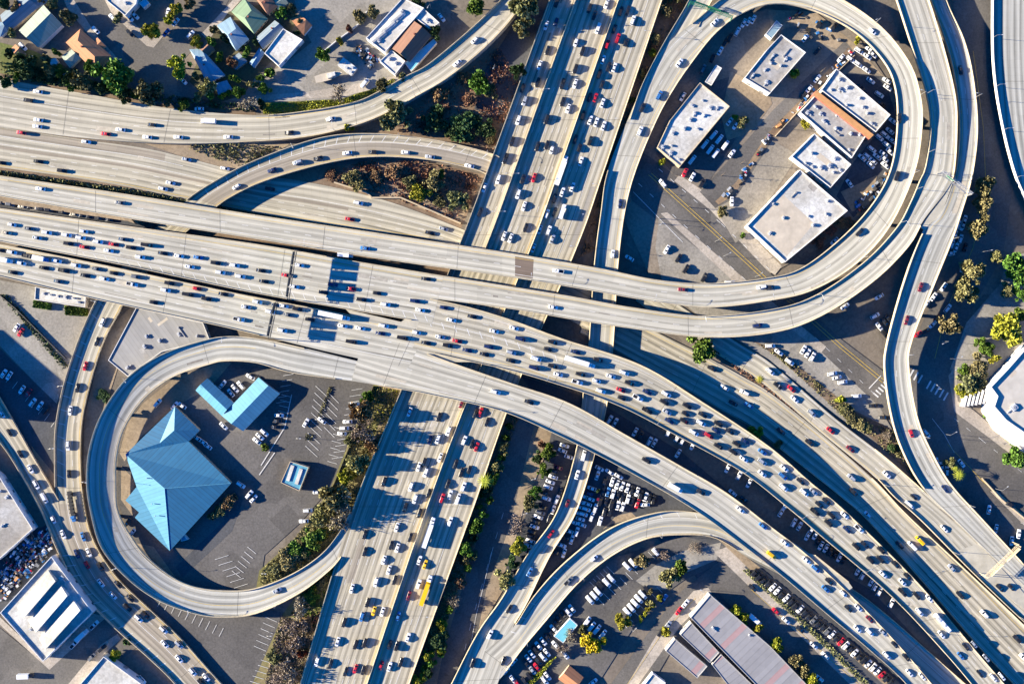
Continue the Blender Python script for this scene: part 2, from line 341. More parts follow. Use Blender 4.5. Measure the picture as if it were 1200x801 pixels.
R['M'] = dict(rows=[(497,348,484,408,10.5),(550,360,540,421,10.5),(600,375,590,432,10.4),(660,397,640,446,10.2),(750,427,722,474,9.5),(825,472,796,512,8.8),(900,522,868,552,8),(950,565,920,592,7.5),(992,600,960,626,7),(1075,682,1042,696,6.4),(1150,770,1112,770,5.8),(1215,845,1170,840,5.4)],
  mat='deck', par=[(0,.15,11,1.1),(1,.45,11,1.2)], dz=-.03,
  lines=[(.10,'s',0,11),(.24,'d',0,11),(.40,'d',2,11),(.44,'s',0,2.6),(.56,'d',2,11),(.72,'d',0,11),(.90,'y',0,11)], hatch=[(.40,.52,.2,3.1,15)],
  name='crowded_viaduct', label='long crowded viaduct running diagonally from the main decks toward the bottom corner', cat='viaduct')
R['Nn'] = dict(rows=[(430,384,412,446,10.5),(486,408,466,455,10.5),(525,423,508,463,10.5),(600,449,586,481,10.4),(667,472,648,507,10),(735,510,714,540,9.3),(800,547,779,576,8.7),(850,576,824,604,8.2),(900,614,872,640,7.7),(945,649,918,676,7.3),(1000,700,970,720,6.8),(1050,752,1021,763,6.3),(1092,801,1062,801,5.9),(1140,860,1108,858,5.6)],
  mat='deck_pale', par=[(0,1.4,13,1.1),(1,.7,13,1.2)], dz=-.06,
  lines=[(.14,'s',1,13),(.5,'d',1,13),(.86,'s',1,13)],
  name='lower_viaduct', label='nearly empty viaduct carrying the small loop traffic above the packed car park', cat='viaduct')
R['J'] = dict(rows=[(435,427,428,448,10.45),(350,406,345,437,10.1),(300,396,300,425,9.6),(265,394,265,423,9.2),(237,399,245,427,8.8),(190,415,204,441,8.2),(150,442,170,466,7.7),(121,482,146,501,7.2),(106,522,137,534,6.9),(102,562,136,565,6.6),(107,600,139,600,6.3),(120,642,160,637,6),(150,677,178,657,5.8),(185,702,205,677,5.6),(225,717,230,687,5.5),(258,722,262,691,5.4),(300,718,298,689,5.3),(350,695,340,673,5.25),(387,667,375,650,5.2),(403,648,397,624,5.18),(424,618,410,600,5.16)],
  mat='deck_grey', par=[(0,0.9,18.8,1.5),(1,.4,20,1.1)], bank={3:.4,6:.9,8:1.15,13:1.1,16:.5,19:0}, dz=-.03,
  lines=[(.12,'s',0,20),(.42,'y',2,18),(.9,'s',0,20)],
  name='small_loop_ramp', label='grey loop ramp encircling the blue roofed building beside the parking lot', cat='ramp')
R['P'] = dict(rows=[(590,187,578,212,5.1),(572,179,563,201,5.1),(512,165,505,188,5),(440,157,440,184,5),(375,162,385,191,5),(300,188,320,209,5),(255,211,280,226,4.9),(215,238,247,248,4.7),(160,290,190,298,4.2),(119,345,148,352,3.6),(110,358,140,366,3.4),(92,400,122,400,2.8),(75,452,107,447,2.2),(66,500,97,493,1.9),(65,540,95,540,1.7),(67,590,99,590,1.6),(78,635,110,632,1.6),(103,687,137,675,1.6),(145,731,175,712,1.6),(190,772,212,747,1.6),(228,812,255,795,1.6),(268,860,300,842,1.6)],
  mat='deck_tan', par=[(0,.35,6.9,1.6),(1,.35,6.9,1.0),(0,9,14.6,1.7),(1,9,21,1.0)], dz=-.02,
  lines=[(.36,'s',.3,21),(.66,'d',8,21),(.92,'y',.3,21)], hatch=[(.06,.34,.4,6.6,13),(.06,.34,9.5,14.5,16)],
  name='arched_ramp', label='tan ramp arching beside the brown wooded slope, then passing under the main decks', cat='ramp')
R['T'] = dict(rows=[(-60,445,-36,405,1.4),(0,517,10,482,1.5),(25,555,40,535,1.55),(50,601,71,588,1.55),(67,642,95,632,1.55),(92,690,122,676,1.55),(130,730,160,708,1.55),(175,770,200,748,1.55),(208,803,237,783,1.55),(250,858,280,836,1.55)],
  mat='deck_tan', par=[(0,0,9,1.4),(1,0,2.95,1.1)], dz=-.05, lines=[(.3,'s',0,9),(.9,'d',3,9)], hatch=[(.05,.55,4.2,9,13)],
  name='side_ramp', label='tan side ramp merging beside the large white saw roofed building', cat='ramp')
R['A'] = dict(rows=[(-60,80,-60,142,1.2),(0,92,0,149,1.2),(100,110,92,161,1.4),(200,127,192,168,1.8),(300,135,300,166,2.4),(362,130,364,160,3),(415,120,418,147,3.6),(445,107,455,132,4),(475,90,487,114,4.4),(500,77,523,93,4.8),(537,47,562,62,5.2),(565,22,592,32,5.4),(587,0,616,2,5.5),(625,-45,655,-38,5.5)],
  mat='deck', sup='solid', par=[(0,4.2,13,1.2),(1,3.8,13,1.2)],
  lines=[(.36,'s',0,3.4),(.58,'d',0,4),(.45,'d',5,13),(.80,'d',0,4),(.10,'y',4,13),(.9,'s',4,13)],
  name='curving_viaduct', label='pale viaduct curving up past the shed row and trees toward the top edge', cat='viaduct')
R['Q'] = dict(rows=[(495,880,535,885,2.9),(528,815,572,812,2.95),(556,772,590,790,3),(598,738,610,762,3.1),(625,698,640,726,3.2),(662,658,676,684,3.3),(712,620,716,651,3.4),(760,602,757,631,3.5),(802,598,797,626,3.5),(850,608,838,630,3.4),(900,632,880,655,3.2),(950,658,930,682,2.8),(1000,690,975,716,2.4),(1042,722,1015,748,2),(1125,795,1095,822,1.6),(1190,850,1160,880,1.4)],
  mat='deck_pale', par=[(0,3.2,9.6,1.7),(1,2.2,9.6,1.2),(0,12,15,.8)], dz=-.04, lines=[(.3,'s',3,15),(.62,'y',3,15),(.9,'s',1,15)], hatch=[(.06,.28,3,9,20)],
  name='curved_ramp', label='hatched ramp curving around the packed car park and ducking under the viaduct', cat='ramp')
R['C'] = dict(rows=[(-60,138,-60,186,.3),(0,149,0,196,.3),(92,163,80,207,.3),(165,173,150,219,.3),(215,184,213,232,.3),(290,203,308,250,.3),(370,215,372,261,.3),(455,236,440,271,.3),(540,268,530,287,.3),(600,295,590,325,.3),(680,335,660,370,.4),(745,372,725,405,.5)],
  mat='deck', sup='ground', kind='structure', lines=[(.22,'s',0,4),(.42,'s',0,9),(.62,'d',0,10),(.8,'d',0,10),(.95,'y',0,10)], name='road')
R['K1'] = dict(rows=[(760,330,745,352,.6),(800,360,787,382,.6),(870,405,857,425,.7),(905,427,892,447,.9),(975,487,963,507,1.5),(1037,535,1022,555,2.3),(1085,577,1048,582,2.9),(1125,610,1080,610,3.1),(1165,652,1141,672,2.8),(1215,698,1205,733,2.6),(1265,740,1255,775,2.6)],
  mat='deck', sup='solid', par=[(1,5.2,10,1.2),(0,4.8,5.95,1.0)], dz=-.07, lines=[(.08,'s',0,10),(.4,'d',0,10),(.7,'d',0,10),(.93,'y',0,10)], kind='structure', name='road')
R['K2'] = dict(rows=[(690,346,680,390,.55),(740,374,728,414,.55),(790,399,774,440,.55),(830,419,811,460,.55),(872,442,848,482,.6),(905,462,880,500,.8),(965,510,935,542,1.2),(1022,560,988,584,1.8),(1062,602,1020,613,2.2),(1125,661,1082,682,2.4),(1200,732,1154,765,2.4),(1262,792,1216,830,2.4)],
  mat='deck_tan', sup='solid', par=[(0,7,11,1.0),(1,5.5,11,1.0)], lines=[(.1,'y',0,11),(.32,'d',0,11),(.55,'d',0,11),(.78,'d',0,11),(.95,'s',0,11)], kind='structure', name='road')
R['G'] = dict(rows=[(1163,-60,1290,-60,6),(1162,0,1290,0,6),(1163,75,1290,75,6),(1172,140,1290,140,6),(1187,200,1290,200,6),(1201,234,1290,234,6),(1226,290,1310,290,6)],
  mat='deck_grey', par=[(0,0,6,1.8)], parmat='parapet_white', lines=[], name='wide_deck', label='broad grey deck with radial joints and a white parapet at the right edge', cat='viaduct')

def crom(p0, p1, p2, p3, t):
    return tuple(.5 * ((2 * b) + (-a + c) * t + (2 * a - 5 * b + 4 * c - d) * t * t + (-a + 3 * b - 3 * c + d) * t ** 3) for a, b, c, d in zip(p0, p1, p2, p3))

def sample_road(r):
    rows = r['rows']; bank = r.get('bank', {}); bk = sorted(bank)
    full = []
    for i, w in enumerate(rows):
        if not bk or i < bk[0] - 2 or i > bk[-1] + 2: b = 0
        else:
            lo = [k for k in bk if k <= i]; hi = [k for k in bk if k >= i]
            if not lo: b = bank[bk[0]] * (1 - (bk[0] - i) / 2)
            elif not hi: b = bank[bk[-1]] * (1 - (i - bk[-1]) / 2)
            elif lo[-1] == hi[0]: b = bank[lo[-1]]
            else: b = bank[lo[-1]] + (bank[hi[0]] - bank[lo[-1]]) * (i - lo[-1]) / (hi[0] - lo[-1])
        full.append((*w[:5], b * r.get('bankdir', 1)))
    out = []
    for i in range(len(full) - 1):
        p0 = full[i - 1] if i else tuple(2 * a - b for a, b in zip(full[0], full[1]))
        p3 = full[i + 2] if i + 2 < len(full) else tuple(2 * a - b for a, b in zip(full[-1], full[-2]))
        d = math.hypot((full[i][0] + full[i][2] - full[i + 1][0] - full[i + 1][2]) / 2, (full[i][1] + full[i][3] - full[i + 1][1] - full[i + 1][3]) / 2)
        n = max(2, int(d / 6))
        for k in range(n): out.append((i + k / n, crom(p0, full[i], full[i + 1], p3, k / n)))
    out.append((len(full) - 1.0, full[-1]))
    dz = r.get('dz', 0)
    sm = []; v = 0; prev = None
    # the high edge of a banked ramp is the outside of the curve
    for q, (lx, ly, rx, ry, h, b) in out:
        sgn = r.get('_turn', 1)
        Lp = W(lx, ly, h + dz + b * sgn); Rp = W(rx, ry, h + dz - b * sgn); c = (Lp + Rp) / 2
        if prev is not None: v += (c - prev).length
        prev = c
        sm.append(dict(q=q, L=Lp, R=Rp, c=c, v=v, w=(Rp - Lp).length, px=((lx + rx) / 2, (ly + ry) / 2), h=h))
    return sm

R['D']['_turn'] = -1; R['E']['_turn'] = -1; R['F']['_turn'] = -1; R['J']['_turn'] = 1
for k in R: R[k]['s'] = sample_road(R[k])

def at_q(s, q):
    q = max(s[0]['q'], min(s[-1]['q'], q))
    for a, b in zip(s, s[1:]):
        if a['q'] <= q <= b['q']:
            t = (q - a['q']) / (b['q'] - a['q'])
            return dict(L=a['L'].lerp(b['L'], t), R=a['R'].lerp(b['R'], t), c=a['c'].lerp(b['c'], t), v=a['v'] + (b['v'] - a['v']) * t, q=q)
    return s[-1]

def span(s, q0, q1):
    return [at_q(s, q0)] + [p for p in s if q0 + 1e-6 < p['q'] < q1 - 1e-6] + [at_q(s, q1)]

def sweep(mb, pts, prof_fn, mi=0, closed=True):
    """sweep a cross section (list of 3D points per station) along stations"""
    secs = [prof_fn(p) for p in pts]; n = len(secs[0])
    vs = [v for s_ in secs for v in s_]; fs = []
    for i in range(len(secs) - 1):
        for j in range(n if closed else n - 1):
            k = (j + 1) % n
            fs.append((i * n + j, i * n + k, (i + 1) * n + k, (i + 1) * n + j))
    if closed: fs += [tuple(range(n - 1, -1, -1)), tuple((len(secs) - 1) * n + j for j in range(n))]
    mb.add(vs, fs, mi)

def fix_normals(o):
    bm = bmesh.new(); bm.from_mesh(o.data); bmesh.ops.recalc_face_normals(bm, faces=bm.faces); bm.to_mesh(o.data); bm.free()

def add_line(mb, s, f, style, q0, q1, mi, w=.11, z=.012):
    pts = span(s, q0, q1)
    def pos(p): return p['L'].lerp(p['R'], f)
    def quad(seg):
        vs = []; fs = []
        for p in seg:
            d = (p['R'] - p['L']).normalized(); c = pos(p)
            vs += [c - d * w + Vector((0, 0, z)), c + d * w + Vector((0, 0, z))]
        for i in range(len(seg) - 1): fs.append((2 * i, 2 * i + 1, 2 * i + 3, 2 * i + 2))
        mb.add(vs, fs, mi)
    if style != 'd': quad(pts); return
    v0, v1 = pts[0]['v'], pts[-1]['v']; v = v0; i = 0
    while v + 3.6 < v1:
        while i + 1 < len(pts) - 1 and pts[i + 1]['v'] <= v: i += 1
        def atv(x):
            k = i
            while k + 1 < len(pts) - 1 and pts[k + 1]['v'] < x: k += 1
            a, b = pts[k], pts[k + 1]; t = (x - a['v']) / max(b['v'] - a['v'], 1e-6)
            return dict(L=a['L'].lerp(b['L'], t), R=a['R'].lerp(b['R'], t))
        quad([atv(v), atv(v + 3.6)]); v += 12.2

LOWER = {}   # footprints of roads, to keep piers off the carriageways
def poly_of(r): return [p['L'].to_2d() for p in r['s']] + [p['R'].to_2d() for p in reversed(r['s'])]
for k in R: LOWER[k] = poly_of(R[k])

def build_road(key):
    r = R[key]; s = r['s']; sup = r.get('sup', 'deck'); up = Vector((0, 0, 1))
    # deck
    vs = []; uv = []; fs = []; fm = []
    depth = {'deck': 1.5, 'solid': None, 'ground': .12}[sup]
    NS = 4
    for p in s:
        half = p['w'] / 2
        for j in range(NS + 1):
            vs.append(p['L'].lerp(p['R'], j / NS)); uv.append((-half + p['w'] * j / NS, p['v']))
        for e, sd in ((p['R'], 1), (p['L'], -1)):
            z = -.6 if depth is None else e.z - (.55 if sup == 'deck' else depth)
            vs.append(Vector((e.x, e.y, z))); uv.append((half * sd, p['v']))
    n = NS + 3
    for i in range(len(s) - 1):
        a, b = i * n, (i + 1) * n
        for j in range(NS): fs.append((a + j, a + j + 1, b + j + 1, b + j)); fm.append(0)
        fs.append((a + NS, a + NS + 1, b + NS + 1, b + NS)); fm.append(1)
        fs.append((a + NS + 1, a + NS + 2, b + NS + 2, b + NS + 1)); fm.append(1)
        fs.append((a + NS + 2, a, b, b + NS + 2)); fm.append(1)
    fs.append(tuple(range(n - 1, -1, -1))); fm.append(1); fs.append(tuple((len(s) - 1) * n + j for j in range(n))); fm.append(1)
    root = obj(r['name'], vs, fs, [r['mat'], 'conc_side'], None, fm, uv)
    fix_normals(root)
    if r.get('kind') == 'structure': root['kind'] = 'structure'
    else: tag(root, r['label'], r['cat'])
    r['root'] = root
    # box girder below
    if sup == 'deck':
        g = MB()
        def sec(p):
            d = (p['R'] - p['L']); i = .17
            a, b = p['L'] + d * i, p['R'] - d * i; c1, c2 = p['L'] + d * (i + .06), p['R'] - d * (i + .06)
            return [a - up * .53, b - up * .53, c2 - up * 1.7, c1 - up * 1.7]
        sweep(g, s, sec); o = g.build('girder', 'conc_side', root); fix_normals(o)
        # piers
        v = 14.0
        while v < s[-1]['v'] - 8:
            i = max(k for k in range(len(s)) if s[k]['v'] <= v); p = s[i]
            c = p['c']; d = (p['R'] - p['L']).to_2d(); ang = math.atan2(d.y, d.x)
            spots = [0] if p['w'] < 20 else [-.26, .26]
            mine = p['c'].z
            ok = True
            for f in spots:
                q = c.to_2d() + d * f
                for k2 in R:
                    if k2 != key and any(inside(q + Vector((dx, dy)), LOWER[k2]) for dx, dy in ((-2.2, 0), (2.2, 0), (0, -2.2), (0, 2.2))): ok = False
            if ok and abs(c.x) < 330 and abs(c.y) < 230 and mine > 2.6:
                pm = MB()
                pm.box((c.x, c.y, mine - 2.15), (p['w'] * .62, 1.9, .95), ang)
                for f in spots:
                    q = c.to_2d() + d * f
                    pm.tube((q.x, q.y, -.4), (q.x, q.y, mine - 2.55), 1.05, n=14)
                pm.build('pier', 'conc_side', root)
            v += 30
    # parapets
    for side, q0, q1, hh in r['par'] if 'par' in r else []:
        pts = span(s, q0, q1); pm = MB()
        def sec(p):
            e, o_ = (p['L'], p['R']) if side == 0 else (p['R'], p['L'])
            d = (o_ - e).normalized()
            return [e - d * .03 - up * .50, e - d * .03 + up * hh, e + d * .30 + up * hh, e + d * .36 + up * .45, e + d * .55 + up * .02, e + d * .55 - up * .5]
        sweep(pm, pts, sec); o = pm.build('parapet', r.get('parmat', 'parapet'), root); fix_normals(o)
    for f, q0, q1, hh in r.get('medians', []):
        pts = span(s, q0, q1); pm = MB()
        def sec(p):
            c = p['L'].lerp(p['R'], f); d = (p['R'] - p['L']).normalized()
            return [c - d * .4 - up * .02, c - d * .18 + up * .5, c - d * .15 + up * hh, c + d * .15 + up * hh, c + d * .18 + up * .5, c + d * .4 - up * .02]
        sweep(pm, pts, sec); o = pm.build('median_barrier', 'parapet', root); fix_normals(o)
    # painted lines
    mb = MB()
    for f, st, q0, q1 in r.get('lines', []): add_line(mb, s, f, st, q0, q1, 1 if st == 'y' else 0)
    for f0, f1, q0, q1, step in r.get('hatch', []):
        a, b = at_q(s, q0), at_q(s, q1); v = a['v']
        while v < b['v'] - 3:
            i = max(k for k in range(len(s)) if s[k]['v'] <= v); j = min(i + 1, len(s) - 1)
            p, p2 = s[i], s[j]; t = (v - p['v']) / max(p2['v'] - p['v'], 1e-6)
            Lq, Rq = p['L'].lerp(p2['L'], t), p['R'].lerp(p2['R'], t); fw = (p2['c'] - p['c']).normalized() if j > i else Vector((1, 0, 0))
            x0, x1 = Lq.lerp(Rq, f0), Lq.lerp(Rq, f1) + fw * 2.2; wv = fw * .2; zz = up * .016
            mb.add([x0 - wv + zz, x0 + wv + zz, x1 + wv + zz, x1 - wv + zz], [(0, 1, 2, 3)], 0); v += step * .5
    if mb.f: mb.build('lane_markings', ['white_line', 'yellow_line'], root)
    # expansion joints
    if sup != 'ground':
        v = 22.0
        rj = random.Random(key)
        while v < s[-1]['v'] - 5:
            i = max(k for k in range(len(s)) if s[k]['v'] <= v); p = s[i]; fw = (s[min(i + 1, len(s) - 1)]['c'] - s[max(i - 1, 0)]['c']).normalized() * .09
            d = (p['R'] - p['L']).normalized() * .6; zz = up * .02
            obj('expansion_joint', [p['L'] + d - fw + zz, p['R'] - d - fw + zz, p['R'] - d + fw + zz, p['L'] + d + fw + zz], [(0, 1, 2, 3)], 'joint', root)
            v += rj.uniform(40, 85)

for k in R: build_road(k)

def deck_patch(key, q0, q1, f0, f1, mat, z=.008, name='repair_patch'):
    s = R[key]['s']; pts = span(s, q0, q1); vs = []; uv = []; fs = []
    for p in pts:
        for f in (f0, f1):
            vs.append(p['L'].lerp(p['R'], f) + Vector((0, 0, z))); uv.append(((f - .5) * (p['R'] - p['L']).length, p['v']))
    for i in range(len(pts) - 1): fs.append((2 * i, 2 * i + 1, 2 * i + 3, 2 * i + 2))
    obj(name, vs, fs, mat, R[key]['root'], None, uv)
deck_patch('D', 5.03, 5.22, .1, .92, 'patch_brown')
deck_patch('V', 4.0, 5.4, .145, .2, 'dark_lane')
deck_patch('V', 2.15, 3.0, .93, .975, 'patch_grey')
deck_patch('V', 0, 2.1, .905, .965, 'deck')
deck_patch('C', 0, 6.5, .46, .54, 'dark_lane')
deck_patch('C', 0, 3.6, .03, .2, 'dark_lane', .006)
deck_patch('P', .4, 6.8, .36, .92, 'dark_lane')
deck_patch('P', 9, 12, .38, .9, 'deck', .006)
deck_patch('T', 4, 9, .6, .98, 'dark_lane', .006)
deck_patch('P', 15, 21, .04, .9, 'dark_lane', .006)
deck_patch('Q', 3.2, 9.5, .34, .92, 'deck_grey', .006)

# slab repairs, tar and oil stains: thin sheets in the lanes
rp = random.Random(9)
for key, n in (('V', 60), ('M', 26), ('HU', 18), ('HL', 14), ('D', 34), ('E', 22), ('F', 12), ('Nn', 20), ('J', 14), ('P', 18), ('A', 16), ('C', 14), ('K1', 8), ('K2', 14), ('T', 8), ('Q', 8), ('G', 8)):
    s = R[key]['s']; mb = MB()
    for _ in range(n):
        v = rp.uniform(4, s[-1]['v'] - 16); i = max(k for k in range(len(s)) if s[k]['v'] <= v); l = rp.choice((2.5, 4.6, 4.6, 9.2, 9.2, 18)); f0 = rp.uniform(.07, .82); wd = rp.choice((.4, .7, 1.1, 1.8, 2.6)) / s[i]['w']; z = .0035 + .0004 * _ % .004
        q = [p for p in s if v - 3.1 <= p['v'] <= v + l]
        if len(q) < 2: continue
        vs = []
        for p in q: vs += [p['L'].lerp(p['R'], f0) + Vector((0, 0, z)), p['L'].lerp(p['R'], min(.95, f0 + wd)) + Vector((0, 0, z))]
        obj('repair_patch', vs, [(2 * k, 2 * k + 1, 2 * k + 3, 2 * k + 2) for k in range(len(q) - 1)], ('patch_warm', 'patch_dim', 'patch_tar')[rp.choice((0, 0, 1, 1, 1, 2) if wd * s[i]['w'] < 1.2 else (0, 0, 1))], R[key]['root'])
# infill where carriageways part or join
def gore(pts, h, mat, parent, par_edges=(), th=.8):
    P_ = [W(x, y, h).to_2d() for x, y in pts]; mb = MB(); mb.prism(P_, h - th, h, 1, 0)
    mat = 'gore'
    mb.build('gore_slab', [mat, 'conc_side'], parent)
    for a, b in par_edges:
        A, B = W(*pts[a], h), W(*pts[b], h); d = (B - A).normalized(); nn = Vector((-d.y, d.x, 0)) * .2
        m2 = MB(); m2.prism([(A + nn).to_2d(), (B + nn).to_2d(), (B - nn).to_2d(), (A - nn).to_2d()], h - .4, h + 1.0)
        m2.build('parapet', 'parapet', parent)
gore([(1118,203),(1108,226),(1084,258),(1079,266),(1086,272),(1104,250),(1119,207)], 10.98, 'deck_grey', R['E']['root'])
gore([(405,362),(470,377),(505,350),(545,360),(555,424),(520,424),(490,412),(430,388)], 10.42, 'deck', R['HL']['root'])
gore([(928,634),(948,648),(955,650),(994,681),(999,688),(994,692),(984,687),(940,652)], 7.2, 'deck_pale', R['Nn']['root'], ((2,3),))
gore([(1070,598),(1110,600),(1160,650),(1205,700),(1208,720),(1142,668)], 2.86, 'deck', R['K1']['root'], th=2.5)

# ------------------------------------------------------------------ placing things on roads
def on_road(key, px, py):
    """world position, forward vector, lateral fraction and station of a picture point on a road's deck"""
    s = R[key]['s']; best = None
    for i, p in enumerate(s):
        d = (p['px'][0] - px) ** 2 + (p['px'][1] - py) ** 2
        if best is None or d < best[0]: best = (d, i)
    i = best[1]; a, b = s[max(i - 1, 0)], s[min(i + 1, len(s) - 1)]; p = s[i]
    fw = (b['c'] - a['c']).normalized(); dv = (p['R'] - p['L']); lat = dv.normalized()
    h = p['c'].z
    for _ in range(3):
        w = W(px, py, h); f = (w - p['L']).dot(lat) / dv.length; f = max(0, min(1, f))
        along = (w - p['c']).dot(fw); zc = p['L'].z + (p['R'].z - p['L'].z) * f + fw.z * along; h = zc
    nn = lat.cross(fw); nn = nn if nn.z > 0 else -nn
    return Vector((w.x, w.y, h + .006)), fw, nn, f, p['v'] + (w - p['c']).dot(fw)

# the fill beside the uppermost deck, with the ledge of parked trucks below it
fm_ = MB(); fm_.prism([W(x, y, 9.4).to_2d() for x, y in [(-60,214),(0,226),(150,252),(158,262),(150,259),(0,237),(-60,227)]], 0, 9.4); fm_.build('dirt_ledge', 'dirt_tan')['kind'] = 'structure'
fm_ = MB(); fm_.prism([W(x, y, 7.4).to_2d() for x, y in [(-60,226),(0,236),(150,258),(170,266),(160,274),(0,250),(-60,242)]], 0, 7.4); fm_.build('dirt_ledge', 'asphalt')['kind'] = 'structure'
from mathutils.geometry import delaunay_2d_cdt
# ------------------------------------------------------------------ ground surfaces
_lev = [0]
def patch(name, pts, mat, kind='structure'):
    P_ = [W(x, y, 0) for x, y in pts]; _lev[0] += 1; z = .01 + .006 * _lev[0]
    n = len(P_); vv, ee, ff, _, _, _ = delaunay_2d_cdt([p.to_2d() for p in P_], [(i, (i + 1) % n) for i in range(n)], [list(range(n))], 1, 1e-5)
    me = bpy.data.meshes.new(name); me.from_pydata([(v.x, v.y, z) for v in vv], [], ff)
    bm = bmesh.new(); bm.from_mesh(me); bm.normal_update(); [q.normal_flip() for q in bm.faces if q.normal.z < 0]; bm.to_mesh(me); bm.free()
    me.materials.append(M[mat]); o = bpy.data.objects.new(name, me); COL.objects.link(o); o['kind'] = kind
    return o
g = obj('ground', [(-2500,-2500,0),(2500,-2500,0),(2500,2500,0),(-2500,2500,0)], [(0,1,2,3)], 'ground'); g['kind'] = 'structure'
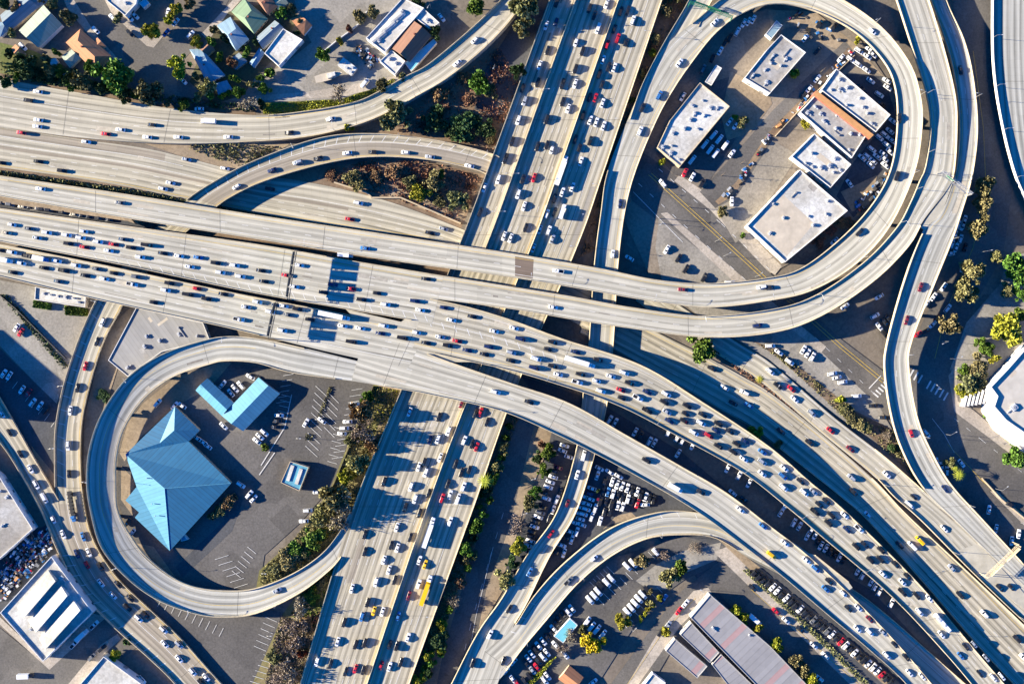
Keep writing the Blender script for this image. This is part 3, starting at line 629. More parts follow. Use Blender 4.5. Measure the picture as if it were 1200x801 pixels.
GP = [
('dirt_ground',[(-60,60),(0,75),(60,86),(150,104),(280,122),(300,126),(300,145),(-60,110)],'dirt'),
('dirt_ground',[(300,168),(415,150),(460,135),(530,100),(600,35),(650,0),(600,105),(575,178),(512,163),(440,155),(375,160)],'dirt'),
('dirt_ground',[(160,165),(300,166),(340,168),(290,205),(215,184)],'dirt_tan'),
('dirt_ground',[(300,210),(440,187),(505,190),(568,205),(540,268),(455,236),(370,215)],'dirt'),
('dirt_ground',[(455,230),(540,262),(550,238),(500,226),(465,218)],'dirt_tan'),
('dirt_ground',[(778,0),(812,0),(740,160),(705,290),(672,305),(708,200)],'dirt'),
('dirt_ground',[(-60,215),(0,226),(150,252),(170,262),(160,280),(0,248),(-60,238)],'dirt_tan'),
('dirt_ground',[(230,262),(460,296),(640,325),(640,345),(400,312),(232,284)],'dirt'),
('dirt_ground',[(-60,195),(0,196),(150,219),(310,250),(440,271),(530,288),(530,300),(300,262),(0,215),(-60,205)],'dirt'),
('street',[(590,48),(640,-40),(680,-60),(640,30),(610,105),(585,140),(556,128),(560,95)],'asphalt'),
('lot',[(330,-60),(520,-60),(470,0),(430,42),(470,65),(490,85),(450,100),(400,118),(300,124),(262,116),(290,95),(330,78),(365,50),(350,20)],'lot_pale'),
('street',[(60,-60),(110,-60),(150,25),(175,50),(200,44),(225,18),(262,-60),(300,-60),(262,12),(236,46),(214,72),(222,98),(246,126),(166,120),(150,92),(118,52),(85,12)],'street'),
('sidewalk',[(66,-20),(74,-20),(112,40),(150,82),(148,86),(108,46),(80,12)],'walk'),
('sidewalk',[(112,-20),(122,-16),(140,12),(158,28),(178,48),(186,38),(192,42),(180,56),(172,54),(150,34),(130,14)],'walk'),
('sidewalk',[(300,-30),(306,-26),(272,12),(244,48),(236,40),(266,8)],'walk'),
('sidewalk',[(275,96),(283,103),(330,52),(322,46)],'walk'),
('yard',[(236,60),(268,14),(330,0),(350,20),(330,60),(300,90),(285,112),(250,122),(222,96)],'yard'),
('yard',[(0,50),(40,60),(90,85),(120,100),(60,95),(0,86)],'grassy'),
('grass_bank',[(308,120),(360,118),(400,116),(440,102),(460,91),(468,97),(440,112),(415,125),(360,134),(308,134)],'grassy'),
('sidewalk',[(300,112),(360,108),(420,98),(470,88),(475,94),(440,104),(400,114),(300,118)],'walk'),
# left
('lot',[(-60,322),(0,328),(126,352),(92,400),(76,446),(66,474),(0,405),(-60,350)],'lot_pale'),
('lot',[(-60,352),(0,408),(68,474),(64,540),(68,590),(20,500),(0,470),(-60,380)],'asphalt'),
('dirt_ground',[(126,385),(155,358),(140,425),(124,475),(104,545),(101,565),(98,550),(99,490),(108,450)],'dirt_tan'),
('dirt_ground',[(37,522),(64,556),(66,582),(50,580)],'dirt_tan'),
('lot',[(0,640),(60,612),(66,650),(0,720),(-60,760),(-60,680)],'asphalt'),
('street',[(-60,690),(0,735),(58,782),(112,725),(130,718),(168,752),(120,790),(95,860),(-60,860)],'street'),
('sidewalk',[(-10,722),(0,722),(52,772),(108,718),(125,722),(58,784)],'walk'),
('sidewalk',[(80,801),(118,755),(138,742),(142,748),(124,764),(95,801)],'walk'),
# inside the small loop
('lot',[(200,445),(260,424),(340,436),(438,450),(430,480),(412,520),(390,568),(352,612),(310,650),(304,690),(230,690),(165,650),(138,590),(138,530),(160,480)],'lot'),
('dirt_ground',[(258,424),(272,424),(246,454),(205,476),(162,515),(146,540),(140,530),(150,495),(168,472),(205,442)],'dirt_tan'),
('dirt_ground',[(142,545),(158,562),(156,590),(166,602),(160,610),(142,585)],'dirt_tan'),
('dirt_ground',[(160,636),(180,640),(200,668),(206,676),(188,664)],'dirt_tan'),
('walkway',[(206,664),(262,610),(275,575),(285,585),(272,622),(214,676)],'asphalt'),
('dirt_ground',[(438,450),(472,455),(412,600),(402,625),(342,674),(300,690),(304,668),(346,630),(386,575),(416,500)],'scrub'),
('dirt_ground',[(445,449),(472,455),(440,540),(430,540),(446,490),(436,470)],'dirt_tan'),
('lot',[(150,690),(330,716),(324,745),(300,801),(300,860),(232,860)],'lot'),
('dirt_ground',[(348,696),(404,652),(354,800),(310,860),(296,800),(322,742),(332,718)],'scrub'),
# between the straight freeway and the curved ramp
('street',[(600,486),(640,496),(618,560),(600,640),(572,730),(545,860),(465,860),(500,745),(553,600)],'street'),
('dirt_ground',[(628,490),(652,500),(612,600),(590,690),(560,740),(570,690),(596,620)],'dirt_tan'),
('dirt_ground',[(553,600),(604,457),(612,462),(575,580),(520,760),(500,860),(465,860)],'dirt'),
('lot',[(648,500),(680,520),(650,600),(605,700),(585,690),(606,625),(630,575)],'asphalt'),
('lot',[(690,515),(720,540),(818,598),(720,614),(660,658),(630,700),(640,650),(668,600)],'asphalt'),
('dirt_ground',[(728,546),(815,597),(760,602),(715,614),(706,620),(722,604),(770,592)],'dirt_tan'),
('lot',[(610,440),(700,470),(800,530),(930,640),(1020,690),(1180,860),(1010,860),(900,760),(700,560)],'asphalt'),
('lot',[(560,860),(585,801),(640,725),(720,652),(800,628),(850,640),(838,662),(800,680),(772,700),(742,735),(700,801),(680,860)],'lot'),
('lot',[(745,680),(770,660),(800,645),(845,635),(840,655),(800,672),(780,690),(760,690)],'lot_pale'),
('street',[(690,860),(715,801),(760,740),(800,690),(850,652),(885,672),(960,738),(1100,860),(1010,860),(930,790),(842,694),(826,694),(770,790),(745,860)],'street'),
('sidewalk',[(836,646),(852,640),(906,690),(1062,840),(1042,846),(898,706)],'walk'),
('sidewalk',[(812,692),(830,688),(834,694),(796,734),(748,801),(735,801),(770,742)],'walk'),
('lot',[(872,664),(884,654),(960,722),(1080,826),(1062,836)],'asphalt'),
('dirt_ground',[(838,628),(860,640),(980,736),(1090,830),(1080,840),(960,735),(880,668)],'dirt_tan'),
# right
('lot',[(740,120),(800,40),(900,10),(1000,35),(1050,110),(1045,200),(990,275),(900,322),(760,320),(728,250)],'lot_brown'),
('street',[(1110,-60),(1168,-60),(1163,75),(1173,150),(1187,215),(1175,300),(1134,370),(1118,420),(1112,440),(1160,510),(1240,580),(1240,680),(1160,620),(1090,550),(1064,490),(1060,420),(1094,350),(1118,300),(1138,200),(1140,100),(1120,40)],'street'),
('street',[(735,165),(790,205),(835,243),(900,318),(985,397),(1042,440),(1118,506),(1118,560),(1022,472),(960,410),(870,332),(800,280),(762,252),(740,235)],'street'),
('lot',[(772,256),(870,332),(960,410),(1030,476),(1058,525),(1044,528),(980,487),(900,420),(820,372),(776,332),(768,290)],'lot_pale'),
('dirt_ground',[(880,398),(910,417),(980,480),(1040,528),(1084,572),(1062,536),(1050,505),(1000,480),(915,412)],'dirt'),
('dirt_ground',[(820,396),(857,424),(892,446),(965,506),(1022,556),(1018,562),(960,514),(900,460),(866,436),(826,412)],'dirt'),
('sidewalk',[(774,250),(782,249),(874,328),(968,406),(962,413),(868,338)],'walk'),
('sidewalk',[(796,205),(842,236),(916,312),(908,322),(898,316),(832,246),(790,212)],'walk'),
# inside the big loop
('lot',[(800,140),(830,98),(862,88),(880,112),(905,115),(870,150),(845,190),(830,215),(790,205),(768,180)],'lot'),
('dirt_ground',[(900,12),(955,14),(1000,50),(1035,90),(1000,70),(985,60),(960,50),(930,30),(905,40)],'dirt_tan'),
('street',[(990,48),(1005,66),(950,120),(905,165),(862,232),(838,244),(820,225),(870,170),(905,130)],'street'),
('dirt_ground',[(856,84),(872,92),(902,112),(905,122),(880,155),(852,165),(845,135)],'dirt_tan'),
('dirt_ground',[(905,165),(935,182),(880,268),(862,285),(838,244),(862,232)],'lot_tan'),
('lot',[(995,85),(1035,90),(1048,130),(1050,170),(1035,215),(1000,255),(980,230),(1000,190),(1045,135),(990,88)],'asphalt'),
('dirt_ground',[(994,56),(1003,64),(950,116),(905,162),(860,228),(842,240),(838,236),(862,214),(900,156),(945,110)],'rust'),
('dirt_ground',[(985,225),(1028,205),(1018,240),(998,248)],'dirt_tan'),
('forecourt',[(1180,300),(1240,290),(1240,400),(1190,412),(1152,450),(1126,472),(1113,432),(1132,378),(1172,332)],'lot_pale'),
('sidewalk',[(1122,470),(1140,480),(1200,530),(1245,562),(1245,578),(1158,512),(1118,482),(1111,440),(1120,428)],'walk'),
('sidewalk',[(1160,575),(1168,575),(1250,650),(1250,665)],'walk'),
]
for a in GP: patch(*a)

# street paint: centre lines, crosswalk, parking bays

def paint_poly(mb, pts, w, mi=0, z=.62, dash=None):
    for (x0, y0), (x1, y1) in zip(pts, pts[1:]):
        a, b = W(x0, y0), W(x1, y1); L = (b - a).length; d = (b - a) / L; nn = Vector((-d.y, d.x, 0)) * w
        t = 0
        while t < L:
            e = min(L, t + (dash or L)); p, q = a + d * t, a + d * e
            mb.add([(p - nn).to_3d() + Vector((0, 0, z)), (q - nn) + Vector((0, 0, z)), (q + nn) + Vector((0, 0, z)), (p + nn) + Vector((0, 0, z))], [(0, 1, 2, 3)], mi)
            t += (dash or L) * 3
ZP = .01 + .006 * (_lev[0] + 2)
rm = MB()
def pp(pts, w=.12, mi=0, dash=None): paint_poly(rm, pts, w, mi, ZP, dash)
pp([(760,205),(830,268),(900,332),(985,408),(1034,448)], .14, 1); pp([(763,203),(833,266),(903,330),(988,406),(1037,446)], .14, 1)
pp([(748,215),(815,276),(885,338)], .14, 0, 3); pp([(772,198),(845,262),(912,326)], .14, 0, 3); pp([(742,225),(800,284)], .14); pp([(955,395),(1025,462)], .1, 0, 3)
pp([(1018,455),(1032,440)], .3)
pp([(1110,520),(1150,562),(1210,612)], .12, 1); pp([(1092,490),(1106,508),(1118,530)], .12)
pp([(1118,490),(1150,515),(1200,555)], .1, 0, 3)
pp([(1140,60),(1152,150),(1155,220),(1140,290),(1110,360),(1095,420)], .12, 1)
pp([(590,600),(572,660),(552,730),(535,801)], .1, 0, 4)
pp([(578,640),(558,720),(545,790)], .1)
pp([(880,690),(960,760),(1050,840)], .1, 1); pp([(735,801),(775,742),(815,700)], .1, 1)
for i in range(9):                                   # the two crosswalks
    x, y = 1068 + i * 5.0, 437 + i * 3.4
    if 1082 < x < 1086: continue
    pp([(x - 2.6, y + 4.6), (x + 2.6, y - 4.6)], .5)
for i in range(5): pp([(1023 + i * 3, 458 - i * 3.2 + 2), (1029 + i * 3, 463 - i * 3.2 + 2)], .45)
rm.build('road_markings', ['white_line', 'yellow_line'])['kind'] = 'structure'
pm = MB()
def bays(x0, y0, x1, y1, n, dx, dy):
    for i in range(n + 1):
        x, y = x0 + (x1 - x0) * i / n, y0 + (y1 - y0) * i / n
        paint_poly(pm, [(x, y), (x + dx, y + dy)], .11, 0, ZP)
bays(370,452,358,522,9,14,13); bays(385,460,380,500,5,12,12); bays(402,535,425,455,11,-13,2); bays(400,545,365,640,13,12,-3)
bays(268,650,295,690,6,-16,5); bays(272,668,290,640,5,10,8); bays(325,728,312,762,5,-14,-6); bays(322,770,306,801,5,-13,-4)
bays(766,640,700,700,10,8,8); bays(735,735,790,680,8,-7,-7); bays(700,690,720,672,5,-9,-9)
bays(0,440,60,500,8,6,-8)
bays(344,438,336,470,5,-12,2); bays(330,462,322,500,6,12,3); bays(392,500,384,540,5,11,3); bays(190,700,262,735,9,-5,10)
paint_poly(pm, [(306,545),(334,500),(342,462)], .2, 0, ZP); paint_poly(pm, [(304,556),(322,530)], .22, 0, ZP)
pm.build('parking_markings', 'white_line')['kind'] = 'structure'
# ------------------------------------------------------------------ buildings
def center(P_): return Vector((sum(p.x for p in P_) / len(P_), sum(p.y for p in P_) / len(P_), 0))
def start(name, label, P_, cat):
    c = center(P_); r = empty(name, c); tag(r, label, cat); return r, c
def flat(name, label, pts, h, wall='wall_white', roof='roof_white', par=.8, units=6, cat='building', wallparts=True, seed=1, roofuv=None, unitsize=(.9, 2.3)):
    P_ = [W(x, y, h) for x, y in pts]; r, c = start(name, label, P_, cat); Q = [p - c for p in P_]
    if sum(Q[i].x * Q[(i + 1) % len(Q)].y - Q[(i + 1) % len(Q)].x * Q[i].y for i in range(len(Q))) < 0: Q = Q[::-1]
    I = inset(Q, .35); n = len(Q); m = MB()
    vs = [(p.x, p.y, z) for z in (0, h + par) for p in Q] + [(p.x, p.y, h + par) for p in I] + [(p.x, p.y, h - .2) for p in I]
    fs = []
    for i in range(n):
        j = (i + 1) % n
        fs += [(i, j, n + j, n + i), (n + i, n + j, 2 * n + j, 2 * n + i), (2 * n + i, 2 * n + j, 3 * n + j, 3 * n + i)]
    m.add(vs, fs); m.build('wall', wall, r)
    m = MB(); e = (Q[1] - Q[0]).to_2d().normalized(); f = Vector((-e.y, e.x))
    m.add([(p.x, p.y, h) for p in I], [tuple(range(n))], 0, [(p.x * e.x + p.y * e.y, p.x * f.x + p.y * f.y) for p in I]); m.build('roof', roof, r)
    rnd = random.Random(seed); k = 0; tries = 0; ang = math.atan2(e.y, e.x)
    xs = [p.x for p in I]; ys = [p.y for p in I]; safe = inset(Q, 2.2); used = []
    while k < units and tries < 400:
        tries += 1; p = (rnd.uniform(min(xs), max(xs)), rnd.uniform(min(ys), max(ys)))
        if not inside(p, safe) or any((p[0] - q[0]) ** 2 + (p[1] - q[1]) ** 2 < 14 for q in used): continue
        used.append(p); k += 1; m = MB(); w, d, hh = rnd.uniform(*unitsize), rnd.uniform(*unitsize), rnd.uniform(.5, 1.1)
        m.box((p[0], p[1], h + hh / 2 + .12), (w, d, hh), ang); m.box((p[0], p[1], h + .06), (w * 1.15, d * 1.15, .12), ang, 1)
        m.tube((p[0], p[1], h + hh + .1), (p[0], p[1], h + hh + .34), min(w, d) * .3, n=10, mi=1)
        if rnd.random() < .5: m.box((p[0] + math.cos(ang) * w * .9, p[1] + math.sin(ang) * w * .9, h + .35), (w * 1.1, .5, .45), ang)
        m.build('roof_unit', ['unit', 'steel'], r)
    if units >= 5:
        for q in range(4):                           # membrane patches and ponding stains
            p = Vector((rnd.uniform(min(xs), max(xs)), rnd.uniform(min(ys), max(ys)), 0)); a2 = ang + rnd.choice((0, math.pi / 2)); l, w = rnd.uniform(3, 9), rnd.uniform(1.2, 4)
            ex, ey = Vector((math.cos(a2), math.sin(a2), 0)) * l / 2, Vector((-math.sin(a2), math.cos(a2), 0)) * w / 2; cs = [p - ex - ey, p + ex - ey, p + ex + ey, p - ex + ey]
            if all(inside(v, inset(Q, .6)) for v in cs): obj('roof_patch', [v + Vector((0, 0, h + .012 + q * .006)) for v in cs], [(0, 1, 2, 3)], rnd.choice(('roof_grey', 'roof_tan', 'roof_grey', 'wall_grey')), r)
        for q in range(3):                           # ducts and hatches
            p = (rnd.uniform(min(xs), max(xs)), rnd.uniform(min(ys), max(ys)))
            if not inside(p, inset(Q, 4.5)): continue
            m = MB(); a2 = ang + rnd.choice((0, math.pi / 2)); l = rnd.uniform(3, 7); m.box((p[0], p[1], h + .28), (l, .4, .4), a2); m.box((p[0] + math.cos(a2) * l / 2, p[1] + math.sin(a2) * l / 2, h + .4), (.9, .9, .7), a2); m.build('duct', 'steel', r)
    if wallparts:                                    # doors and windows on the walls
        for i in range(n):
            a, b = Q[i], Q[(i + 1) % n]; L = (b - a).length
            if L < 5: continue
            d = (b - a).normalized(); nn = Vector((d.y, -d.x, 0)); cnt = int(L // 7)
            for q in range(cnt):
                p = a + d * (L * (q + .5) / cnt) + nn * .03; an = math.atan2(d.y, d.x)
                m = MB()
                if q % 3 == 1: m.box((p.x, p.y, 1.5), (2.6, .12, 3.0), an); m.build('roller_door', 'steel', r)
                else: m.box((p.x, p.y, min(h * .6, 2.2)), (1.8, .1, 1.2), an); m.build('window', 'window', r)
    return r
def slope_face(m, pts, mi=0):
    """a roof plane with uv along eave / up slope"""
    a, b = Vector(pts[0]), Vector(pts[1]); u = (b - a).normalized(); nrm = (b - a).cross(Vector(pts[2]) - a).normalized(); v = nrm.cross(u)
    m.add(pts, [tuple(range(len(pts)))], mi, [((Vector(p) - a).dot(u), (Vector(p) - a).dot(v)) for p in pts])
def house(name, label, pts, he=3.2, hr=5.4, roof='roof_tile', wall='wall_tan', hip=0.0, cat='house', chim=True):
    """pts: four corners, ridge parallel to p0-p1"""
    P_ = [W(x, y, he) for x, y in pts]; r, c = start(name, label, P_, cat); Q = [p - c for p in P_]
    Q = [Vector((q.x, q.y, 0)) for q in Q]
    if (Q[1] - Q[0]).cross(Q[2] - Q[1]).z < 0: Q = [Q[1], Q[0], Q[3], Q[2]]
    I = inset(Q, .45); m = MB(); m.prism(I, 0, he - .05); 
    a, b = (Q[0] + Q[3]) / 2, (Q[1] + Q[2]) / 2
    L = (b - a); a2, b2 = a + L * hip, b - L * hip
    ia, ib = (I[0] + I[3]) / 2, (I[1] + I[2]) / 2
    if not hip:
        k = .88
        m.add([(I[0].x, I[0].y, he - .1), (I[3].x, I[3].y, he - .1), (ia.x, ia.y, he + (hr - he) * k)], [(0, 1, 2)])
        m.add([(I[1].x, I[1].y, he - .1), (I[2].x, I[2].y, he - .1), (ib.x, ib.y, he + (hr - he) * k)], [(2, 1, 0)])
    m.build('wall', wall, r)
    q = [Vector((p.x, p.y, he)) for p in Q]; A, B = Vector((a2.x, a2.y, hr)), Vector((b2.x, b2.y, hr)); m = MB()
    slope_face(m, [q[0], q[1], B, A]); slope_face(m, [q[2], q[3], A, B])
    if hip: slope_face(m, [q[1], q[2], B]); slope_face(m, [q[3], q[0], A])
    o = m.build('roof', roof, r)
    if chim:
        m = MB(); p = A.lerp(B, .3) + (q[0] - q[3]).normalized() * 1.0; m.box((p.x, p.y, hr - .1), (.8, .8, 1.4), .4); m.build('chimney', 'wall_red', r)
    d = (Q[1] - Q[0]).normalized(); nn = Vector((d.y, -d.x, 0)); Ln = (I[1] - I[0]).length; an = math.atan2(d.y, d.x)
    for t in (.22, .5, .78):
        p = I[0].lerp(I[1], t) + nn * .03; m = MB()
        if t == .5: m.box((p.x, p.y, 1.05), (1, .1, 2.1), an); m.build('door', 'wall_red', r)
        else: m.box((p.x, p.y, 1.6), (1.3, .1, 1.1), an); m.build('window', 'window', r)
    return r

# top left neighbourhood
house('house', 'long shed with a pale green gabled roof on the corner block', [(51,6),(22,36),(45,56),(73,29)], 4.2, 7, 'roof_greengrey', 'wall_white', chim=False)
house('house', 'orange tiled house with a hipped roof beside the big green tree', [(94,34),(77,50),(111,84),(131,66)][1:] + [(94,34)], 3.4, 6, 'roof_tile', 'wall_tan', .22)
house('house', 'low dark roofed house at the top left corner', [(0,18),(28,-6),(46,8),(10,38)], 3.4, 5.6, 'roof_slate', 'wall_tan')
house('house', 'small pale roofed cottage at the left edge above the embankment', [(-12,22),(2,26),(12,34),(0,44)], 3, 4.4, 'roof_bluegrey', 'wall_white', chim=False)
house('house', 'tiny orange roofed cottage beside parked cars', [(12,58),(18,52),(30,62),(24,69)], 2.8, 4.2, 'roof_tile', 'wall_tan', chim=False)
house('house', 'small green roofed garage below the orange tiled house', [(72,66),(84,58),(95,68),(82,80)], 3, 4.4, 'roof_greengrey', 'wall_white', chim=False)
flat('shop', 'white flat roofed shop on the street corner at the top', [(118,-30),(165,-30),(160,5),(147,19),(126,2)], 5, 'wall_white', 'roof_white', .6, 8, seed=3)
flat('canopy', 'small bright blue canopy beside the corner shop', [(163,4),(170,-2),(175,4),(168,10)], 3, 'wall_white', 'roof_teal', .1, 0, 'canopy', False)
house('house', 'grey blue hipped house behind the yellow green tree', [(222,58),(236,57),(264,88),(243,98)][::-1], 3.4, 6.2, 'roof_bluegrey', 'wall_white', .3)
house('house', 'pinkish brown gabled annexe beside the grey blue hipped house', [(232,56),(243,45),(252,58),(243,66)], 3, 4.6, 'roof_brown', 'wall_tan', chim=False)
house('house', 'teal grey gabled house in the terrace of three', [(254,30),(270,20),(292,46),(277,60)][::-1], 3.5, 6, 'roof_bluegrey', 'wall_white', .2)
house('house', 'olive green hipped house nearest the top edge', [(271,14),(286,-2),(314,22),(298,40)][::-1], 3.5, 6.2, 'roof_green', 'wall_tan', .25)
house('house', 'dark brown roofed house between the shed and the green hipped house', [(296,-6),(312,-14),(326,8),(314,18)][::-1], 3.5, 5.8, 'roof_brown', 'wall_tan', .15)
house('house', 'blue grey roofed house next to the white shed', [(300,44),(322,24),(334,34),(308,58)], 3.2, 5, 'roof_slate', 'wall_white')
flat('shed', 'long white flat roofed shed at the edge of the dusty lot', [(332,34),(355,47),(327,78),(310,63)], 4.2, 'wall_white', 'roof_white', .7, 0)
house('house', 'small brown roofed house with a terrace beside the white shed', [(340,22),(352,18),(366,30),(356,42)], 3.2, 4.6, 'roof_tile', 'wall_white', chim=False)
house('house', 'pale grey shed strip beside the white shed', [(292,74),(304,56),(310,62),(298,80)], 2.8, 3.6, 'roof_bluegrey', 'wall_white', chim=False)
lb = flat('workshop', 'long white workshop with three rounded roof bays beside the curving viaduct', [(472,-2),(497,10),(451,62),(429,45)], 5, 'wall_white', 'roof_white', .7, 3, seed=5)
for i in range(3):
    a = W(466 - i * 11, 20 + i * 11.5, 5) - lb.location; m = MB(); e = Vector((.64, -.77, 0)); f = Vector((.77, .64, 0))
    for s0 in range(6):
        t0, t1 = math.pi * s0 / 6, math.pi * (s0 + 1) / 6
        def q(t, w): v = a + e * (-4.2 * math.cos(t)) * .5 + f * w + Vector((0, 0, 5.03 + 1.1 * math.sin(t) - a.z)); return v
        m.add([q(t0, -5.2), q(t1, -5.2), q(t1, 4.6), q(t0, 4.6)], [(0, 1, 2, 3)])
    m.add([q(math.pi * s0 / 6, -5.2) for s0 in range(7)], [tuple(range(7))]); m.add([q(math.pi * s0 / 6, 4.6) for s0 in range(7)], [tuple(range(7))])
    m.build('roof_bay', 'roof_white', lb)
house('house', 'brown tiled building with an orange sunlit slope behind the white workshop', [(484,24),(459,57),(480,73),(506,42)], 5, 7.6, 'roof_brown', 'wall_tan')
flat('annexe', 'white flat annexe at the head of the brown tiled building', [(497,11),(515,27),(505,35),(486,21)], 4.6, 'wall_white', 'roof_white', .5, 1)
flat('annexe', 'white flat annexe at the foot of the brown tiled building', [(459,59),(475,72),(463,88),(445,72)], 4.2, 'wall_white', 'roof_white', .5, 3, seed=8)
flat('awning', 'long turquoise awning beside the brown tiled building', [(474,74),(508,46),(512,50),(482,84)], 3, 'wall_white', 'roof_teal', .05, 0, 'awning', False)

house('house', 'narrow dark roofed lean-to above the pale green shed', [(30,2),(48,-8),(60,0),(42,12)], 3, 4.2, 'roof_slate', 'wall_tan', chim=False)
house('house', 'small tan roofed hut between the orange tiled house and the street', [(108,50),(114,44),(124,54),(118,60)], 2.6, 3.6, 'roof_tile', 'wall_tan', chim=False)
house('house', 'dark garage roof beside the grey blue hipped house', [(268,70),(280,62),(290,72),(276,82)], 3, 4.2, 'roof_slate', 'wall_tan', chim=False)
house('house', 'low pale blue shed roof at the corner of the grey blue hipped house', [(252,98),(266,94),(272,104),(256,112)], 2.8, 3.6, 'roof_bluegrey', 'wall_white', chim=False)
house('house', 'small green roofed outbuilding behind the brown roofed terrace house', [(318,0),(330,-8),(338,4),(326,12)], 3, 4.2, 'roof_greengrey', 'wall_tan', chim=False)
flat('water_tank', 'squat round-cornered white tank beside the green roofed garage', [(59,70),(65,68),(68,73),(65,77),(59,76)], 3, 'roof_white', 'roof_white', .1, 0, 'tank', False)
# inside the big loop
flat('warehouse', 'big white roofed warehouse with one cut corner beside the row of parked vans', [(820,97),(855,125),(797,195),(770,173),(785,141)], 6, 'wall_tan', 'roof_white', .7, 14, seed=11)
flat('trailer', 'small white boxy shelter above the cut cornered warehouse', [(826,96),(839,76),(846,80),(834,100)], 3, 'wall_white', 'roof_white', .2, 0, 'shelter', False)
flat('warehouse', 'grey roofed warehouse beside the street in the upper part of the loop', [(915,41),(944,62),(902,110),(872,92),(899,58)], 6.5, 'wall_white', 'roof_grey', .8, 7, seed=12)
flat('loading_shed', 'pale teal loading shed attached to the grey roofed warehouse', [(897,40),(910,24),(917,30),(904,46)], 3.4, 'wall_white', 'roof_bluegrey', .2, 0, 'shed', False)
flat('workshop', 'white roofed workshop beside the parked fleet at the right of the loop', [(980,81),(1043,135),(1026,155),(962,106)], 6.5, 'wall_white', 'roof_white', .8, 9, seed=13)
flat('workshop', 'grey roofed workshop behind the orange wall in the loop', [(958,109),(1016,157),(998,185),(937,132)], 6, 'wall_white', 'roof_grey', .9, 9, seed=14)
m = MB(); m.prism([W(957,106,8).to_2d(), W(1024,158,8).to_2d(), W(1019,163,8).to_2d(), W(953,111,8).to_2d()], 0, 8, 0, 1); tag(m.build('party_wall', ['wall_red', 'wall_orange']), 'tall orange party wall between the two middle workshops', 'wall')
flat('workshop', 'smallest white roofed workshop in the loop, below the grey one', [(954,157),(997,193),(973,220),(927,184)], 5.5, 'wall_white', 'roof_white', .9, 8, seed=15)
r5 = flat('warehouse', 'square white warehouse with a tan roof panel at the bottom of the loop', [(937,199),(993,247),(920,307),(875,265)], 7, 'wall_white', 'roof_white', .9, 7, seed=16)
P_ = [W(x, y, 7.02) - r5.location for x, y in [(918,228),(954,262),(922,300),(884,265)]]
obj('roof_panel', [(p.x, p.y, 7.025) for p in P_], [(3, 2, 1, 0)], 'roof_tan', r5)

# inside the small loop: the big blue roof
def blue_hall():
    he, hr = 5.0, 8.2
    ol = [(205,476),(234,504),(221,517),(271,566),(199,645),(158,606),(163,600),(147,586),(160,570),(147,532)]
    P_ = [W(x, y, he) for x, y in ol]; r, c = start('blue_roofed_hall', 'large hall with a folded blue metal roof inside the small loop', P_, 'building')
    e = [Vector((p.x - c.x, p.y - c.y, he)) for p in P_]
    def pt(x, y, h): q = W(x, y, h); return Vector((q.x - c.x, q.y - c.y, h))
    apex = pt(193,572,hr); up = pt(204,504,7.2); mid = pt(187,519,6.0)
    m = MB(); m.prism([v.to_2d() for v in inset(e, .5)], 0, he - .05); m.build('wall', 'wall_tan', r)
    m = MB()
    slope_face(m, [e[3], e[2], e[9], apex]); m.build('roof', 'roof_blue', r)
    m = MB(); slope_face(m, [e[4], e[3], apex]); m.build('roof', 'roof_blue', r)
    m = MB(); slope_face(m, [e[9], e[8], e[7], e[6], e[5], e[4], apex]); m.build('roof', 'roof_blue_pale', r)  # sunward plane of the same roof, brightened by colour
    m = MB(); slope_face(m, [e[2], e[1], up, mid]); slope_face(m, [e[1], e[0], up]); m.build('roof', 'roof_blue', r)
    m = MB(); slope_face(m, [e[0], mid, up]); m.build('roof', 'roof_blue_pale', r)  # small sunward hip, brightened by colour too
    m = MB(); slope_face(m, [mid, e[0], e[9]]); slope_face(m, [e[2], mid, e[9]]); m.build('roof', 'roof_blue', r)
    m = MB(); a, b = pt(193,572,hr + .06), pt(270.5,566,he + .06); m.tube(a, b, .18, n=6); m.tube(a, pt(199,644,he + .06), .18, n=6); m.build('ridge_cap', 'roof_blue_pale', r)
    for x, y in ((172,560),(178,590),(182,604)): m = MB(); q = pt(x, y, 7.4); m.tube(q - Vector((0,0,1)), q + Vector((0,0,.7)), .25, n=8); m.build('vent', 'unit', r)
    # glazed porch at the foot
    flat('porch', 'small pale porch roof at the foot of the blue hall', [(212,622),(220,632),(212,634)], 3.4, 'wall_white', 'roof_blue_pale', .1, 0, 'porch', False)
blue_hall()
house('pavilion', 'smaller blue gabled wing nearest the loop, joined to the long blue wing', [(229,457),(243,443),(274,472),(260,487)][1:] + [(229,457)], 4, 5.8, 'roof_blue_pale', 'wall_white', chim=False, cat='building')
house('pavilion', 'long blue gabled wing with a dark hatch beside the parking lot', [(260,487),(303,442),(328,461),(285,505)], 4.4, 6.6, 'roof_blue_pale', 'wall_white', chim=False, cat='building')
kq = flat('kiosk', 'small white and blue kiosk standing alone in the parking lot', [(340,540),(362,547),(351,575),(329,565)], 4.2, 'wall_tan', 'roof_blue_pale', .5, 0, 'kiosk')
for a, b in (((343,545),(337,563)), ((353,549),(347,567))):
    m = MB(); A, B = W(*a, 4.6) - kq.location, W(*b, 4.6) - kq.location; d = (B - A).normalized(); nn = Vector((-d.y, d.x, 0)) * 1.0
    m.prism([(A - nn).to_2d(), (B - nn).to_2d(), (B + nn).to_2d(), (A + nn).to_2d()], 4.2, 4.75); m.build('skylight', 'roof_white', kq)

